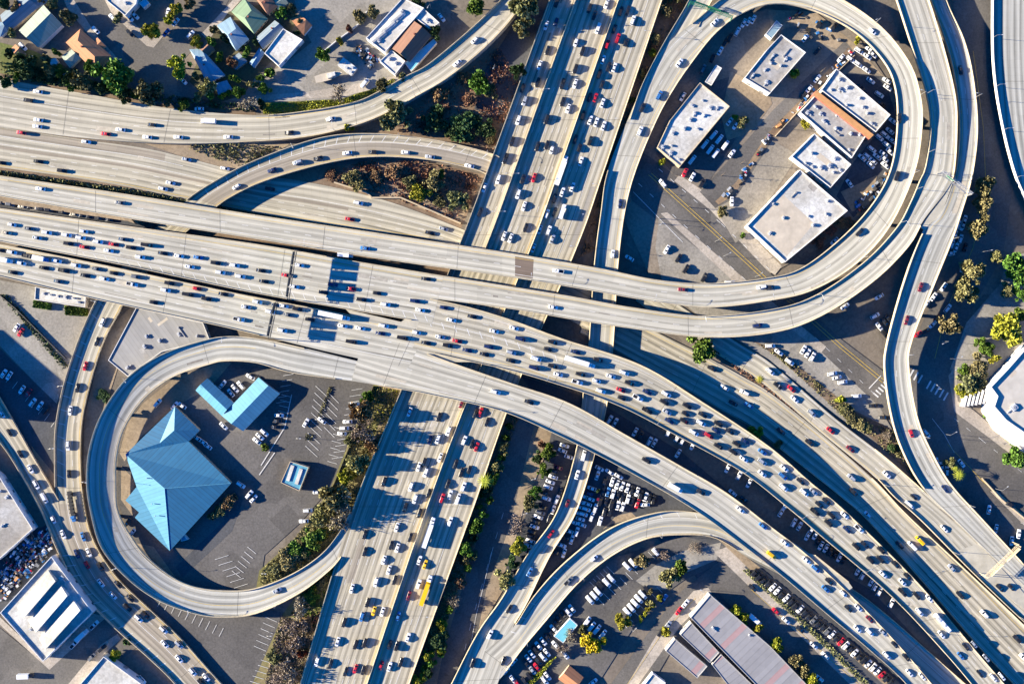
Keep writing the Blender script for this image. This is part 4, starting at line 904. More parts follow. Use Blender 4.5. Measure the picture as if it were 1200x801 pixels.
# left side
flat('office', 'small white roofed office squeezed against the main deck with hedges below', [(42,336),(101,347),(100,360),(41,351)], 4, 'wall_white', 'roof_white', .6, 9, seed=21)
flat('shed', 'wide grey ribbed roof tucked between the arched ramp and the small loop', [(127,422),(160,360),(238,378),(246,398),(190,412),(150,441)], 4.5, 'wall_white', 'roof_strip_pale', .5, 6, seed=22)
flat('warehouse', 'white roofed warehouse cut off by the left edge above the junk yard', [(-50,515),(0,558),(39,619),(0,654),(-50,690)], 6, 'wall_white', 'roof_grey', .8, 8, seed=23)
sw = flat('factory', 'large white factory with two raised saw roof monitors at the lower left', [(61,651),(109,716),(51,774),(1,717)], 7, 'wall_white', 'roof_white', 1.0, 3, seed=24)
for pts in ([(56,668),(66,680),(30,722),(20,712)], [(71,686),(80,697),(43,740),(33,728)], [(86,704),(95,714),(54,760),(45,748)]):
    P_ = [W(x, y, 9) - sw.location for x, y in pts]; q = [Vector((p.x, p.y, 7.0)) for p in P_]; m = MB()
    lo = [Vector((p.x, p.y, 7.9)) for p in P_]; hi = [Vector((p.x, p.y, 10.0)) for p in P_]
    m.prism([p.to_2d() for p in P_], 6.9, 8.6); t = [Vector((P_[0].x, P_[0].y, 8.62)), Vector((P_[1].x, P_[1].y, 10.2)), Vector((P_[2].x, P_[2].y, 10.2)), Vector((P_[3].x, P_[3].y, 8.62))]
    m.add(t + [Vector((P_[1].x, P_[1].y, 8.6)), Vector((P_[2].x, P_[2].y, 8.6))], [(0, 1, 2, 3), (1, 4, 5, 2), (0, 4, 1), (3, 2, 5)]); m.build('saw_roof_monitor', 'roof_white', sw)
flat('warehouse', 'white roofed warehouse at the bottom edge beside the side ramp', [(122,768),(166,800),(172,860),(70,860),(95,800)], 5.5, 'wall_white', 'roof_white', .9, 7, seed=25)
flat('office_tower', 'tall office slab just beyond the left edge, shading the car park', [(-185,372),(-85,458),(-108,486),(-205,440)], 22, 'wall_grey', 'roof_grey', 1, 4, seed=26)  # out of view, added to throw shade over the left lots

# lower right
flat('warehouse', 'longest grey strip roofed warehouse with a few reddish panels by the tree lined street', [(832,696),(903,757),(945,801),(985,845),(915,845),(885,801),(809,723)], 6, 'wall_grey', 'roof_strip', .4, 2, seed=31)
flat('warehouse', 'short grey strip roofed shed beside the longest strip roofed warehouse', [(810,729),(843,764),(832,776),(797,743)], 5.5, 'wall_grey', 'roof_strip', .3, 0)
flat('warehouse', 'grey strip roofed shed continuing toward the bottom edge', [(845,766),(885,805),(920,850),(890,850),(834,778)], 5.5, 'wall_grey', 'roof_strip', .3, 0)
flat('warehouse', 'lowest grey strip roofed shed nearest the sidewalk', [(791,748),(829,780),(817,794),(780,762)], 5, 'wall_grey', 'roof_strip', .3, 0)
house('house', 'small orange brown roofed house at the bottom edge near the gold tree', [(667,779),(684,793),(672,808),(654,795)], 3.4, 5, 'roof_tile', 'wall_tan', chim=False)
flat('carport', 'turquoise carport roof in two strips beside the parked rows', [(668,724),(677,732),(660,753),(649,745)], 3, 'wall_white', 'roof_teal', .05, 0, 'carport', False)
flat('shop', 'white roofed shop cut off by the bottom edge', [(765,788),(780,799),(760,840),(740,820)], 4, 'wall_white', 'roof_white', .6, 2, seed=33)

# right edge: the white hall with its stepped rounded corner
def white_hall():
    r = flat('exhibition_hall', 'huge white hall with a stepped curved corner at the right edge', [(1260,360),(1201,408),(1180,432),(1160,453),(1168,464),(1164,476),(1178,492),(1204,510),(1260,545)], 9, 'wall_white', 'roof_hall', 1.2, 5, seed=35, unitsize=(2, 4))
    base = [(1160,455),(1158,474),(1172,496),(1200,518),(1250,552)]
    for i in range(4):
        h = 7.5 - i * 1.9; m = MB(); a = [W(x - i * 2.2, y + i * 2.6, h).to_2d() - r.location.to_2d() for x, y in base]; b = [W(x + 8, y - 4, h).to_2d() - r.location.to_2d() for x, y in base]
        m.prism(a + b[::-1], 0, h); m.build('terrace_step', 'parapet_white', r)
    for i in range(7):
        m = MB(); x, y = 1131 + i * 4.6, 470 - i * 1.2; p = W(x, y, 4) - r.location; m.box((p.x, p.y, 2.4), (1.1, 6.5 + i * .5, 4.4 + i * .25), -.25); m.build('entrance_fin', 'parapet_white', r)
white_hall()

# walls and fences
def wall(name, label, pts, h, t=.3, mat='wall_white', cat='wall'):
    m = MB(); P_ = [W(x, y) for x, y in pts]
    for a, b in zip(P_, P_[1:]):
        d = (b - a).normalized(); nn = Vector((-d.y, d.x, 0)) * t / 2; m.prism([(a - nn).to_2d(), (b - nn).to_2d(), (b + nn).to_2d(), (a + nn).to_2d()], 0, h)
    tag(m.build(name, mat), label, cat)
wall('yard_wall', 'pale yard wall along the street inside the loop', [(1000,66),(952,112),(908,160)], 2.2, .4, 'wall_tan')
wall('retaining_wall', 'tan retaining wall at the top of the dry bank beside the freeway', [(392,214),(430,226),(436,232),(470,232),(540,262)], 1.6, .8, 'wall_tan')
wall('yard_wall', 'low white wall around the dusty lot beside the long shed', [(378,62),(398,46),(412,36),(424,26),(430,14)], 1.4, .5, 'wall_white')
wall('fence', 'thin fence along the edge of the parking lot above the wooded bank', [(438,452),(416,508),(392,566),(372,600)], 1.8, .15, 'dark_steel', 'fence')
wall('boundary_wall', 'low wall along the street below the right hand car park', [(1150,560),(1172,584),(1240,640)], 1.6, .5, 'wall_tan')
wall('fence', 'dark fence line crossing the pale lot below the main deck', [(0,345),(20,362),(50,392),(78,420)], 1.6, .3, 'dark_steel', 'fence')
# ------------------------------------------------------------------ trees, palms, bushes, ground cover
CROWN = {}
def leaf_quads(mb, n, pick, size, rnd):
    for _ in range(n):
        c = pick(); s = size * rnd.uniform(.6, 1.3)
        a = Vector((rnd.gauss(0, 1), rnd.gauss(0, 1), rnd.gauss(0, .8))).normalized(); b = a.orthogonal().normalized(); b.rotate(Matrix.Rotation(rnd.uniform(0, 6.28), 3, a)); d = a.cross(b)
        mb.add([c - b * s - d * s * .7, c + b * s - d * s * .7, c + b * s * .8 + d * s * .8, c - b * s * .7 + d * s], [(0, 1, 2, 3)])
def crown_mesh(var, n=1500, size=.085, lob=9, sparse=0):
    rnd = random.Random(100 + var + n); lobes = []
    for i in range(lob):
        a = rnd.uniform(0, 6.28); rr = rnd.uniform(.2, .86) if i else 0; rad = rnd.uniform(.16, .42) if i else .5
        lobes.append((Vector((rr * math.cos(a), rr * math.sin(a), rnd.uniform(.48, .78) + (.1 if not i else 0))), rad))
    def pick():
        c, rad = rnd.choices(lobes, [l[1] ** 2 for l in lobes])[0]
        v = Vector((rnd.gauss(0, 1), rnd.gauss(0, 1), rnd.gauss(0, 1))).normalized() * rad * (rnd.uniform(.45, 1.08) if not sparse else rnd.uniform(0, 1.15))
        return c + Vector((v.x, v.y, v.z * .62))
    mb = MB(); leaf_quads(mb, n, pick, size, rnd); return mb
def share(key, maker, mat):
    k = (key, mat)
    if k not in CROWN:
        if key not in CROWN: CROWN[key] = maker()
        mb = CROWN[key]; me = bpy.data.meshes.new('foliage'); me.from_pydata([tuple(v) for v in mb.v], [], mb.f); me.materials.append(M[mat]); CROWN[k] = me
    return CROWN[k]
def trunk_mb(var, bare=False):
    rnd = random.Random(var); mb = MB(); mb.tube((0, 0, -.03), (.02, 0, .34), .075, .05, 7)
    for i in range(6 if not bare else 14):
        a = i * 1.05 + rnd.uniform(-.3, .3) if not bare else rnd.uniform(0, 6.28); l = rnd.uniform(.35, .6) * (1.35 if bare else 1); z = rnd.uniform(.2, .36)
        p = Vector((.02, 0, z)); q = Vector((l * math.cos(a), l * math.sin(a), rnd.uniform(.55, .85))); mb.tube(p, q, .035, .012, 5)
        if bare:
            for j in range(5): b = a + rnd.uniform(-.9, .9); s = p.lerp(q, rnd.uniform(.4, .95)); mb.tube(s, s + Vector((.3 * math.cos(b), .3 * math.sin(b), rnd.uniform(-.05, .2))), .012, .004, 4)
    return mb
def palm_mb():
    rnd = random.Random(5); mb = MB()
    for i in range(22):
        a = i * 2.399; el = rnd.uniform(-.1, .8); prev = Vector((0, 0, .92)); w = .10; L = 1.0; pts = [prev]
        for k in range(1, 5): t = k / 4; pts.append(Vector((math.cos(a) * L * t * math.cos(el * .5), math.sin(a) * L * t * math.cos(el * .5), .92 + .16 * math.sin(el) * t - .17 * t * t)))
        sd = Vector((-math.sin(a), math.cos(a), 0))
        for k in range(4): w0, w1 = w * (1 - k / 4.5), w * (1 - (k + 1) / 4.5); mb.add([pts[k] - sd * w0, pts[k + 1] - sd * w1, pts[k + 1] + sd * w1, pts[k] + sd * w0], [(0, 1, 2, 3)])
    return mb
SZ = lambda r: 'large' if r >= 15 else 'medium' if r >= 10 else 'small' if r >= 6.5 else 'tiny'
KN = dict(green='green', dark='dark green', yellow='yellow green', olive='olive', brown='rusty brown', grey='bare grey', gold='golden', red='dark red', mossy='mossy')
TREES = []
def T(region, *items):
    for x, y, r, k, *rest in items: TREES.append(dict(x=x, y=y, r=r, k=k, reg=region, h=rest[0] if rest else None))
T('above the curving viaduct', (133,88,22,'green'),(172,107,15,'mossy'),(30,77,13,'dark'),(97,94,12,'mossy'),(82,94,9,'dark'),(118,104,9,'dark'),(290,122,11,'grey'),(60,84,8,'mossy'),(146,112,8,'dark'),(45,86,7,'dark'))
T('among the top left houses', (79,21,9,'mossy'),(61,5,7,'mossy'),(3,5,8,'dark'),(211,76,13,'yellow'),(230,49,7,'yellow'),(244,101,10,'olive'),(272,73,7,'brown'),(279,107,8,'green'),(249,36,5,'mossy'),(290,62,6,'green'),(322,32,5,'green'),(306,121,6,'dark'),(340,12,7,'mossy'),(352,26,5,'mossy'),(10,60,6,'dark'),(66,62,5,'green'),(228,88,5,'mossy'),(262,112,5,'yellow'))
T('beside the street corner at the top', (177,37,10,'yellow'),(207,12,9,'yellow'),(197,25,6,'yellow'),(139,22,6,'mossy'),(222,4,7,'olive'))
T('around the dusty lot', (380,64,9,'green'),(421,20,8,'olive'),(436,15,8,'olive'),(510,38,8,'dark'),(396,110,11,'grey'),(397,47,5,'yellow'),(410,35,5,'brown'),(448,100,8,'mossy'),(472,90,6,'mossy'),(490,2,7,'dark'))
T('on the wooded freeway slope', (466,135,18,'mossy'),(514,110,10,'brown',5),(541,91,7,'brown',4),(563,97,13,'green'),(550,116,9,'brown',4),(575,107,9,'mossy',5),(508,141,15,'dark',7),(545,146,17,'dark',7),(570,150,12,'dark',6),(575,162,7,'olive',4),(530,155,9,'dark',5),(557,6,12,'green'),(615,14,17,'mossy',18),(612,32,10,'olive',12),(606,84,9,'dark',14))
T('below the arched ramp', (412,207,10,'olive',5),(422,218,8,'olive',5),(492,226,12,'yellow',6),(507,214,12,'olive',6),(517,206,6,'green',4),(535,235,13,'mossy',7),(515,235,8,'mossy',4),(462,203,10,'brown',4),(390,205,8,'brown',3),(440,205,8,'brown',3),(407,150,6,'yellow',5),(480,214,9,'mossy',5))
T('between freeway and loop', (780,12,8,'olive',6),(769,45,7,'olive',5),(765,64,5,'yellow',5),(752,88,5,'mossy',4),(790,-4,8,'mossy',6),(740,118,5,'dark',4))
T('along the shaded street', (1155,219,12,'olive',12),(1153,238,12,'olive',11),(1147,266,14,'olive',12),(1140,320,14,'olive',12),(1131,340,14,'olive',11),(1114,380,13,'olive',11))
T('beside the white hall at the right edge', (1192,316,18,'green',10),(1182,383,20,'yellow',10),(1146,430,14,'olive',6),(1134,447,14,'mossy',6),(1157,410,8,'green',5),(1150,448,11,'mossy',5),(1126,458,8,'yellow',4),(1190,538,14,'green',8))
T('inside the big northeast loop', (930,88,6,'yellow',4),(1005,46,5,'yellow',4),(945,147,6,'yellow',4),(847,249,7,'olive',5),(871,276,4,'green',3),(972,270,9,'brown',3),(984,260,9,'brown',3),(960,282,8,'brown',3),(870,142,7,'olive',4),(862,138,5,'yellow',3),(776,190,5,'yellow',4),(995,262,7,'brown',3))
T('beside the lower roadways', (822,408,17,'green',9),(886,508,9,'yellow',6),(911,522,6,'mossy',4),(984,468,6,'yellow',5),(996,487,9,'mossy',4),(1008,499,9,'olive',4),(1016,501,7,'olive',4),(1114,543,7,'mossy',6),(990,478,7,'mossy',4),(1038,510,7,'grey',3),(1046,524,6,'dark',3),(700,575,3,'dark',3))
T('right of the lower freeway', (590,525,8,'olive',6),(581,546,8,'olive',6),(569,574,7,'dark',5),(562,593,4,'green',5),(558,616,9,'green',8),(547,642,9,'green',8),(552,630,6,'dark',5),(537,660,7,'brown',4),(538,680,8,'brown',5),(531,705,9,'grey',7),(517,732,7,'yellow',6),(512,750,13,'dark',6),(516,762,6,'yellow',5),(501,768,7,'yellow',6),(490,797,8,'yellow',6),(502,787,6,'dark',5),(508,742,8,'mossy',5))
T('left of the narrow ramp', (641,530,10,'green',8),(630,536,7,'dark',7),(637,552,8,'green',7),(627,577,8,'green',7),(622,590,10,'mossy',7),(607,615,12,'grey',6),(606,640,11,'yellow',8),(592,678,12,'olive',7),(600,660,8,'dark',6),(634,520,6,'brown',4))
T('on the parking lot bank', (424,481,13,'brown',16),(425,506,13,'grey',18),(417,541,14,'olive',13),(430,465,8,'green',7),(392,587,17,'olive',15),(401,592,15,'grey',17),(398,612,13,'grey',14),(378,604,13,'olive',8),(337,657,14,'olive',6),(347,646,13,'green',5),(366,630,13,'green',5),(322,668,10,'olive',4),(405,560,9,'yellow',6),(436,520,9,'brown',11),(410,515,9,'mossy',9),(400,575,8,'mossy',8),(356,650,9,'mossy',4))
T('on the dry bottom bank', (380,682,10,'mossy',3),(366,700,9,'green',3),(390,668,7,'green',3),(345,733,14,'grey',9),(352,712,12,'grey',12),(342,756,14,'grey',13),(336,786,14,'grey',13),(355,765,6,'red',5),(330,790,12,'grey',6),(360,730,11,'brown',4),(345,755,9,'brown',4),(372,725,8,'brown',3),(368,688,5,'yellow',3),(322,770,9,'mossy',4))
T('around the blue roofed hall', (266,588,9,'brown',4),(258,597,7,'mossy',3),(312,525,5,'green',3),(250,603,6,'mossy',3),(98,565,4,'brown',3),(120,463,8,'dark',2))
T('in the yards at the lower left', (135,768,7,'yellow',5),(15,596,7,'yellow',5),(150,750,5,'dark',3),(22,610,5,'green',3))
T('around the van lot', (729,728,9,'yellow',6),(784,677,12,'olive',8),(797,665,9,'green',8),(753,658,9,'olive',6),(697,755,12,'gold',8),(688,748,9,'gold',7),(763,706,5,'olive',4),(682,737,6,'mossy',5),(668,745,8,'grey',5),(660,760,7,'grey',5),(773,699,4,'yellow',4),(775,650,9,'grey',4),(690,745,4,'olive',4),(762,692,4,'olive',4),(815,642,8,'grey',3))
T('beside the strip roofed warehouse', (863,715,7,'yellow',6),(872,724,7,'yellow',6),(887,735,6,'yellow',6),(910,755,8,'yellow',7),(932,775,9,'olive',7),(942,786,8,'olive',7),(952,795,9,'yellow',7),(782,742,6,'yellow',5))
for i, (x, y) in enumerate([(751,725),(756,718),(760,713),(766,709)]): TREES.append(dict(x=x, y=y, r=3.6, k='yellow', reg='in the van lot hedge', h=2.6))
ry = random.Random(77); KINDS_ = ['green', 'dark', 'mossy', 'olive', 'green']
for x, y in [(14,40),(22,72),(40,72),(52,68),(70,84),(86,84),(104,78),(118,66),(48,2),(88,20),(20,10),(238,72),(246,112),(268,108),(276,92),(262,44),(300,50),(296,20),(306,92),(318,84),(332,16),(346,40),(258,66),(282,52),(248,50),(310,104),(296,100),(84,100),(160,112),(196,122),(216,124),(6,96),(20,92),(232,112)]:
    T('in the top left yards', (x, y, ry.choice((4.5, 5.2, 6, 6.6, 7.4)), ry.choice(KINDS_)))
for x, y, r in [(556,650,6),(549,665,6),(566,602,6),(573,588,5),(580,560,6),(586,536,5),(528,712,6),(520,742,7),(505,776,6),(497,785,6),(545,655,5),(560,580,5),(592,512,5),(596,500,5)]: T('right of the lower freeway', (x, y, r, ry.choice(('green', 'mossy', 'olive', 'green')), 5))
for x, y, r in [(1168,300,8),(1180,340,9),(1196,345,9),(1150,402,7),(1140,460,8),(1150,462,6),(1196,370,10),(1130,435,9),(1165,420,6)]: T('beside the white hall', (x, y, r, ry.choice(('green', 'yellow', 'olive')), 5))
for x, y, r in [(432,490,7),(412,552,7),(384,598,8),(352,655,6)]: T('on the bank by the parking lot', (x, y, r, ry.choice(('olive', 'olive', 'grey', 'yellow')), 4))
bykey = {}
for t in TREES: bykey.setdefault((SZ(t['r']), t['k'], t['reg']), []).append(t)
ORD = ['first', 'second', 'third', 'fourth', 'fifth', 'sixth', 'seventh', 'eighth', 'ninth', 'tenth', 'eleventh', 'twelfth', 'thirteenth', 'fourteenth', 'fifteenth', 'sixteenth', 'seventeenth', 'eighteenth', 'nineteenth', 'twentieth']
def ordw(i):
    if i < 20: return ORD[i]
    t = ['', '', 'twenty', 'thirty', 'forty', 'fifty', 'sixty', 'seventy', 'eighty', 'ninety'][(i + 1) // 10]
    return t + '-' + ORD[(i + 1) % 10 - 1] if (i + 1) % 10 else {20: 'twentieth', 30: 'thirtieth', 40: 'fortieth', 50: 'fiftieth', 60: 'sixtieth'}[i + 1]
for key, lst in bykey.items():
    sz, k, reg = key; lst.sort(key=lambda t: (t['y'], t['x']))
    for i, t in enumerate(lst):
        what = 'bush' if (t['h'] or 9) <= 4 else 'tree'
        t['what'] = what
    for what in ('bush', 'tree'):
        sub = [t for t in lst if t['what'] == what]
        for i, t in enumerate(sub):
            pre = '' if len(sub) == 1 else ('upper of two ' if i == 0 else 'lower of two ') if len(sub) == 2 else ('topmost ' if i == 0 else 'lowest ' if i == len(sub) - 1 else ordw(i) + ' from the top of ')
            nm = what if not pre.endswith(('two ', 'of ')) else ('bushes' if what == 'bush' else 'trees')
            t['label'] = (pre + ('the ' if pre.endswith('top of ') else '') + f"{sz} {KN[k]} {nm} {reg}").strip()
for i, t in enumerate(TREES):
    rm_ = t['r'] * S; h = t['h'] or min(12, max(3.5, rm_ * 1.7)); what = t['what']
    p = W(t['x'], t['y'], h * .65); p.z = 0
    o = empty('bush' if what == 'bush' else 'tree', p, random.uniform(0, 6.28)); o.scale = (rm_ * 1.12, rm_ * 1.12, h)
    tag(o, t['label'], what, ('bushes ' if what == 'bush' else 'trees ') + t['reg'])
    bare = t['k'] == 'grey'; v = i % 6
    mat = 'leaf_' + t['k']
    if bare: me = share(('bare', v), lambda: crown_mesh(v, 900, .045, 12, 1), mat)
    elif t['r'] < 7: me = share(('s', v), lambda: crown_mesh(v, 420, .16, 6), mat)
    else: me = share(('c', v), lambda: crown_mesh(v, 2000, .074, 13), mat)
    c = bpy.data.objects.new('crown', me); COL.objects.link(c); c.parent = o
    tm = share(('tb' if bare else 't', v % 3), lambda: trunk_mb(v % 3, bare), 'bark'); c = bpy.data.objects.new('trunk', tm); COL.objects.link(c); c.parent = o
PALMS = [(569,563,10,9,'sunlit yellow palm at the edge of the straight freeway'), (891,444,6,7,'small palm on the slope above the lower roadway'), (1125,556,8,8,'bushy palm beside the shaded street below the crosswalk'), (1120,548,5,7,'slim palm next to the bushy palm below the crosswalk')]
for x, y, r, h, lab in PALMS:
    p = W(x, y, h * .9); p.z = 0; o = empty('palm_tree', p); o.scale = (r * S, r * S, h); tag(o, lab, 'palm tree')
    c = bpy.data.objects.new('crown', share('palm', palm_mb, 'leaf_yellow')); COL.objects.link(c); c.parent = o
    m = MB(); m.tube((0, 0, -.02), (0, 0, .92), .07, .05, 7); m.build('trunk', 'bark', o)

def cover(name, pts, n, h, mat, size=.5, kind='stuff', label=None, seed=0, patchy=.0, z0=0):
    rnd = random.Random(seed + len(pts) * 7 + int(pts[0][0])); P_ = [W(x, y).to_2d() for x, y in pts]; mb = MB(); xs = [p.x for p in P_]; ys = [p.y for p in P_]
    seeds = [(rnd.uniform(min(xs), max(xs)), rnd.uniform(min(ys), max(ys)), rnd.uniform(1, 4)) for _ in range(60)]
    def pick():
        while True:
            if patchy and rnd.random() < patchy: s = rnd.choice(seeds); p = (rnd.gauss(s[0], s[2]), rnd.gauss(s[1], s[2]))
            else: p = (rnd.uniform(min(xs), max(xs)), rnd.uniform(min(ys), max(ys)))
            if inside(p, P_): return Vector((p[0], p[1], z0 + h * rnd.random()))
    leaf_quads(mb, n, pick, size, rnd); o = mb.build(name, mat); o['kind'] = kind
    if label: tag(o, label, 'hedge')
    return o
cover('ground_cover', [(-60,200),(0,200),(150,221),(213,233),(310,252),(440,272),(520,287),(518,292),(440,280),(300,262),(213,241),(150,232),(0,211),(-60,208)], 5200, 1.8, 'leaf_mossy', .5)
cover('ground_cover', [(215,172),(240,168),(300,170),(330,172),(300,186),(285,196),(240,182)], 900, 1.2, 'leaf_mossy', .45, patchy=.7)
cover('grass', [(308,122),(360,119),(400,117),(440,103),(460,92),(468,97),(440,112),(415,125),(360,134),(308,133)], 3500, .5, 'leaf_yellow', .35)
cover('ground_cover', [(0,72),(60,84),(150,104),(240,118),(300,124),(300,132),(200,122),(100,106),(0,90)], 2600, 1.6, 'leaf_dark', .5, patchy=.6)
cover('ground_cover', [(440,145),(520,105),(585,55),(610,100),(578,176),(512,160),(450,152)], 3000, 1.2, 'leaf_brown', .45, patchy=.75)
cover('ground_cover', [(380,200),(440,187),(505,190),(565,208),(540,262),(455,230),(380,212)], 3400, 1.1, 'leaf_brown', .45, patchy=.75)
cover('grass', [(436,452),(468,457),(452,500),(440,480)], 1500, .5, 'leaf_yellow', .32)
cover('ground_cover', [(438,455),(470,458),(414,598),(397,630),(345,670),(303,686),(306,668),(345,630),(388,575),(418,500)], 9000, 1.0, 'leaf_olive', .36, patchy=.35)
cover('grass', [(352,640),(380,615),(392,622),(350,662),(330,668)], 1600, .8, 'leaf_yellow', .34, patchy=.3)
cover('grass', [(356,690),(402,655),(386,705),(366,735),(340,720)], 2200, .6, 'leaf_green', .38, patchy=.4)
cover('ground_cover', [(330,720),(366,735),(384,706),(352,800),(310,801),(322,745)], 6000, .8, 'leaf_grey', .36, patchy=.35)
cover('ground_cover', [(602,480),(610,484),(560,625),(520,740),(495,801),(482,801),(553,604)], 5200, 1.3, 'leaf_mossy', .42, patchy=.4)
cover('ground_cover', [(780,0),(808,0),(735,160),(702,288),(680,300),(708,205)], 1600, 1.0, 'leaf_brown', .45, patchy=.7)
cover('ground_cover', [(880,400),(910,418),(980,482),(1040,530),(1078,566),(1060,536),(1050,508),(1000,482),(915,413)], 2300, 1.1, 'leaf_mossy', .42, patchy=.75)
cover('ground_cover', [(824,400),(857,424),(892,446),(965,506),(1018,556),(960,512),(900,460),(866,436)], 1200, .7, 'leaf_brown', .4, patchy=.7)
cover('ground_cover', [(386,452),(390,453),(376,489),(372,488)], 260, .9, 'leaf_mossy', .32)
cover('ground_cover', [(358,508),(368,509),(366,516),(358,515)], 120, .8, 'leaf_mossy', .32)
cover('ground_cover', [(262,585),(276,576),(280,584),(250,610),(244,606)], 420, 1.2, 'leaf_brown', .4)
cover('hedge', [(41,352),(61,356),(60,363),(40,360)], 1500, 2.2, 'leaf_green', .4, 'thing', 'dense green hedge at the left end of the small white office')
cover('hedge', [(77,358),(104,362),(104,370),(78,369)], 1500, 2.0, 'leaf_green', .4, 'thing', 'dense green hedge below the right end of the small white office')
cover('hedge', [(644,773),(652,768),(625,801),(615,801)], 900, 1.6, 'leaf_yellow', .35, 'thing', 'yellow green clipped hedge edging the parked rows at the bottom')
cover('hedge', [(870,668),(876,666),(960,742),(1056,836),(1050,840),(950,742)], 2600, 1.3, 'leaf_mossy', .38, 'thing', 'long low hedge in front of the single row of parked cars')
cover('hedge', [(1150,486),(1160,486),(1200,520),(1230,545),(1222,552),(1180,518)], 1400, 1.6, 'leaf_green', .4, 'thing', 'green hedge along the stepped curved base of the white hall')
cover('hedge', [(0,345),(8,345),(55,396),(80,428),(74,432),(45,398)], 900, 1.2, 'leaf_dark', .4, 'thing', 'scrappy dark hedge crossing the pale lot at the left')
# ------------------------------------------------------------------ vehicles
def loft(mb, secs, mi, cap=True):
    n = len(secs[0]); vs = [v for s_ in secs for v in s_]; fs = []
    for i in range(len(secs) - 1):
        for j in range(n): k = (j + 1) % n; fs.append((i * n + j, i * n + k, (i + 1) * n + k, (i + 1) * n + j))
    if cap: fs += [tuple(range(n - 1, -1, -1)), tuple((len(secs) - 1) * n + j for j in range(n))]
    mb.add(vs, fs, mi)
def hull(mb, st, mi=0):
    """stations (x, half width, floor z, shoulder z, top z) lofted into a rounded body"""
    secs = []
    for x, w, z0, zs, zt in st: secs.append([(x, -w * .9, z0), (x, -w, z0 + (zs - z0) * .45), (x, -w * .97, zs), (x, -w * .80, zt), (x, w * .80, zt), (x, w * .97, zs), (x, w, z0 + (zs - z0) * .45), (x, w * .9, z0)])
    loft(mb, secs, mi)
def wheels(mb, xs, tr, r=.33, mi=2, w=.22):
    for x in xs:
        for sgn in (-1, 1): mb.tube((x, sgn * (tr - w), r), (x, sgn * tr, r), r, n=12, mi=mi)
def cabin(mb, base, roof, zb, zr, wb, wr, body=0, glass=1):
    """greenhouse: base (x0,x1) at zb, roof (x0,x1) at zr; sides glass, roof paint. returns windscreen and rear window quads"""
    b0, b1 = base; r0, r1 = roof
    q = [(b0, -wb, zb), (b1, -wb, zb), (b1, wb, zb), (b0, wb, zb), (r0, -wr, zr), (r1, -wr, zr), (r1, wr, zr), (r0, wr, zr)]
    rm_ = [(r0 + .25, -wr * .8, zr + .05), (r1 - .2, -wr * .8, zr + .05), (r1 - .2, wr * .8, zr + .05), (r0 + .25, wr * .8, zr + .05)]
    mb.add(q, [(0, 1, 5, 4), (2, 3, 7, 6)], glass)
    mb.add(q, [(1, 2, 6, 5), (3, 0, 4, 7)], body)
    mb.add(q[4:] + rm_, [(0, 1, 5, 4), (1, 2, 6, 5), (2, 3, 7, 6), (3, 0, 4, 7), (4, 5, 6, 7)], body)
    # pillars
    for x0, x1 in (((b0 + b1) / 2 - .15, (r0 + r1) / 2 - .1),):
        for sgn in (-1, 1): mb.add([(x0, sgn * (wb + .006), zb), (x0 + .12, sgn * (wb + .006), zb), (x1 + .1, sgn * (wr + .006), zr), (x1, sgn * (wr + .006), zr)], [(0, 1, 2, 3)], body)
    def pane(lo, hi, sg):
        a, b = lo, hi; e = .018 * sg; m_ = lambda p, t: p
        y0, y1 = wb * .93, wr * .93; x_lo = a + (b - a) * .06; z_lo = zb + (zr - zb) * .06; x_hi = a + (b - a) * .93; z_hi = zb + (zr - zb) * .93
        return [(x_lo + e, -y0, z_lo + .012), (x_lo + e, y0, z_lo + .012), (x_hi + e, y1, z_hi + .012), (x_hi + e, -y1, z_hi + .012)]
    return pane(b1, r1, 1), pane(b0, r0, -1)
VM = {}
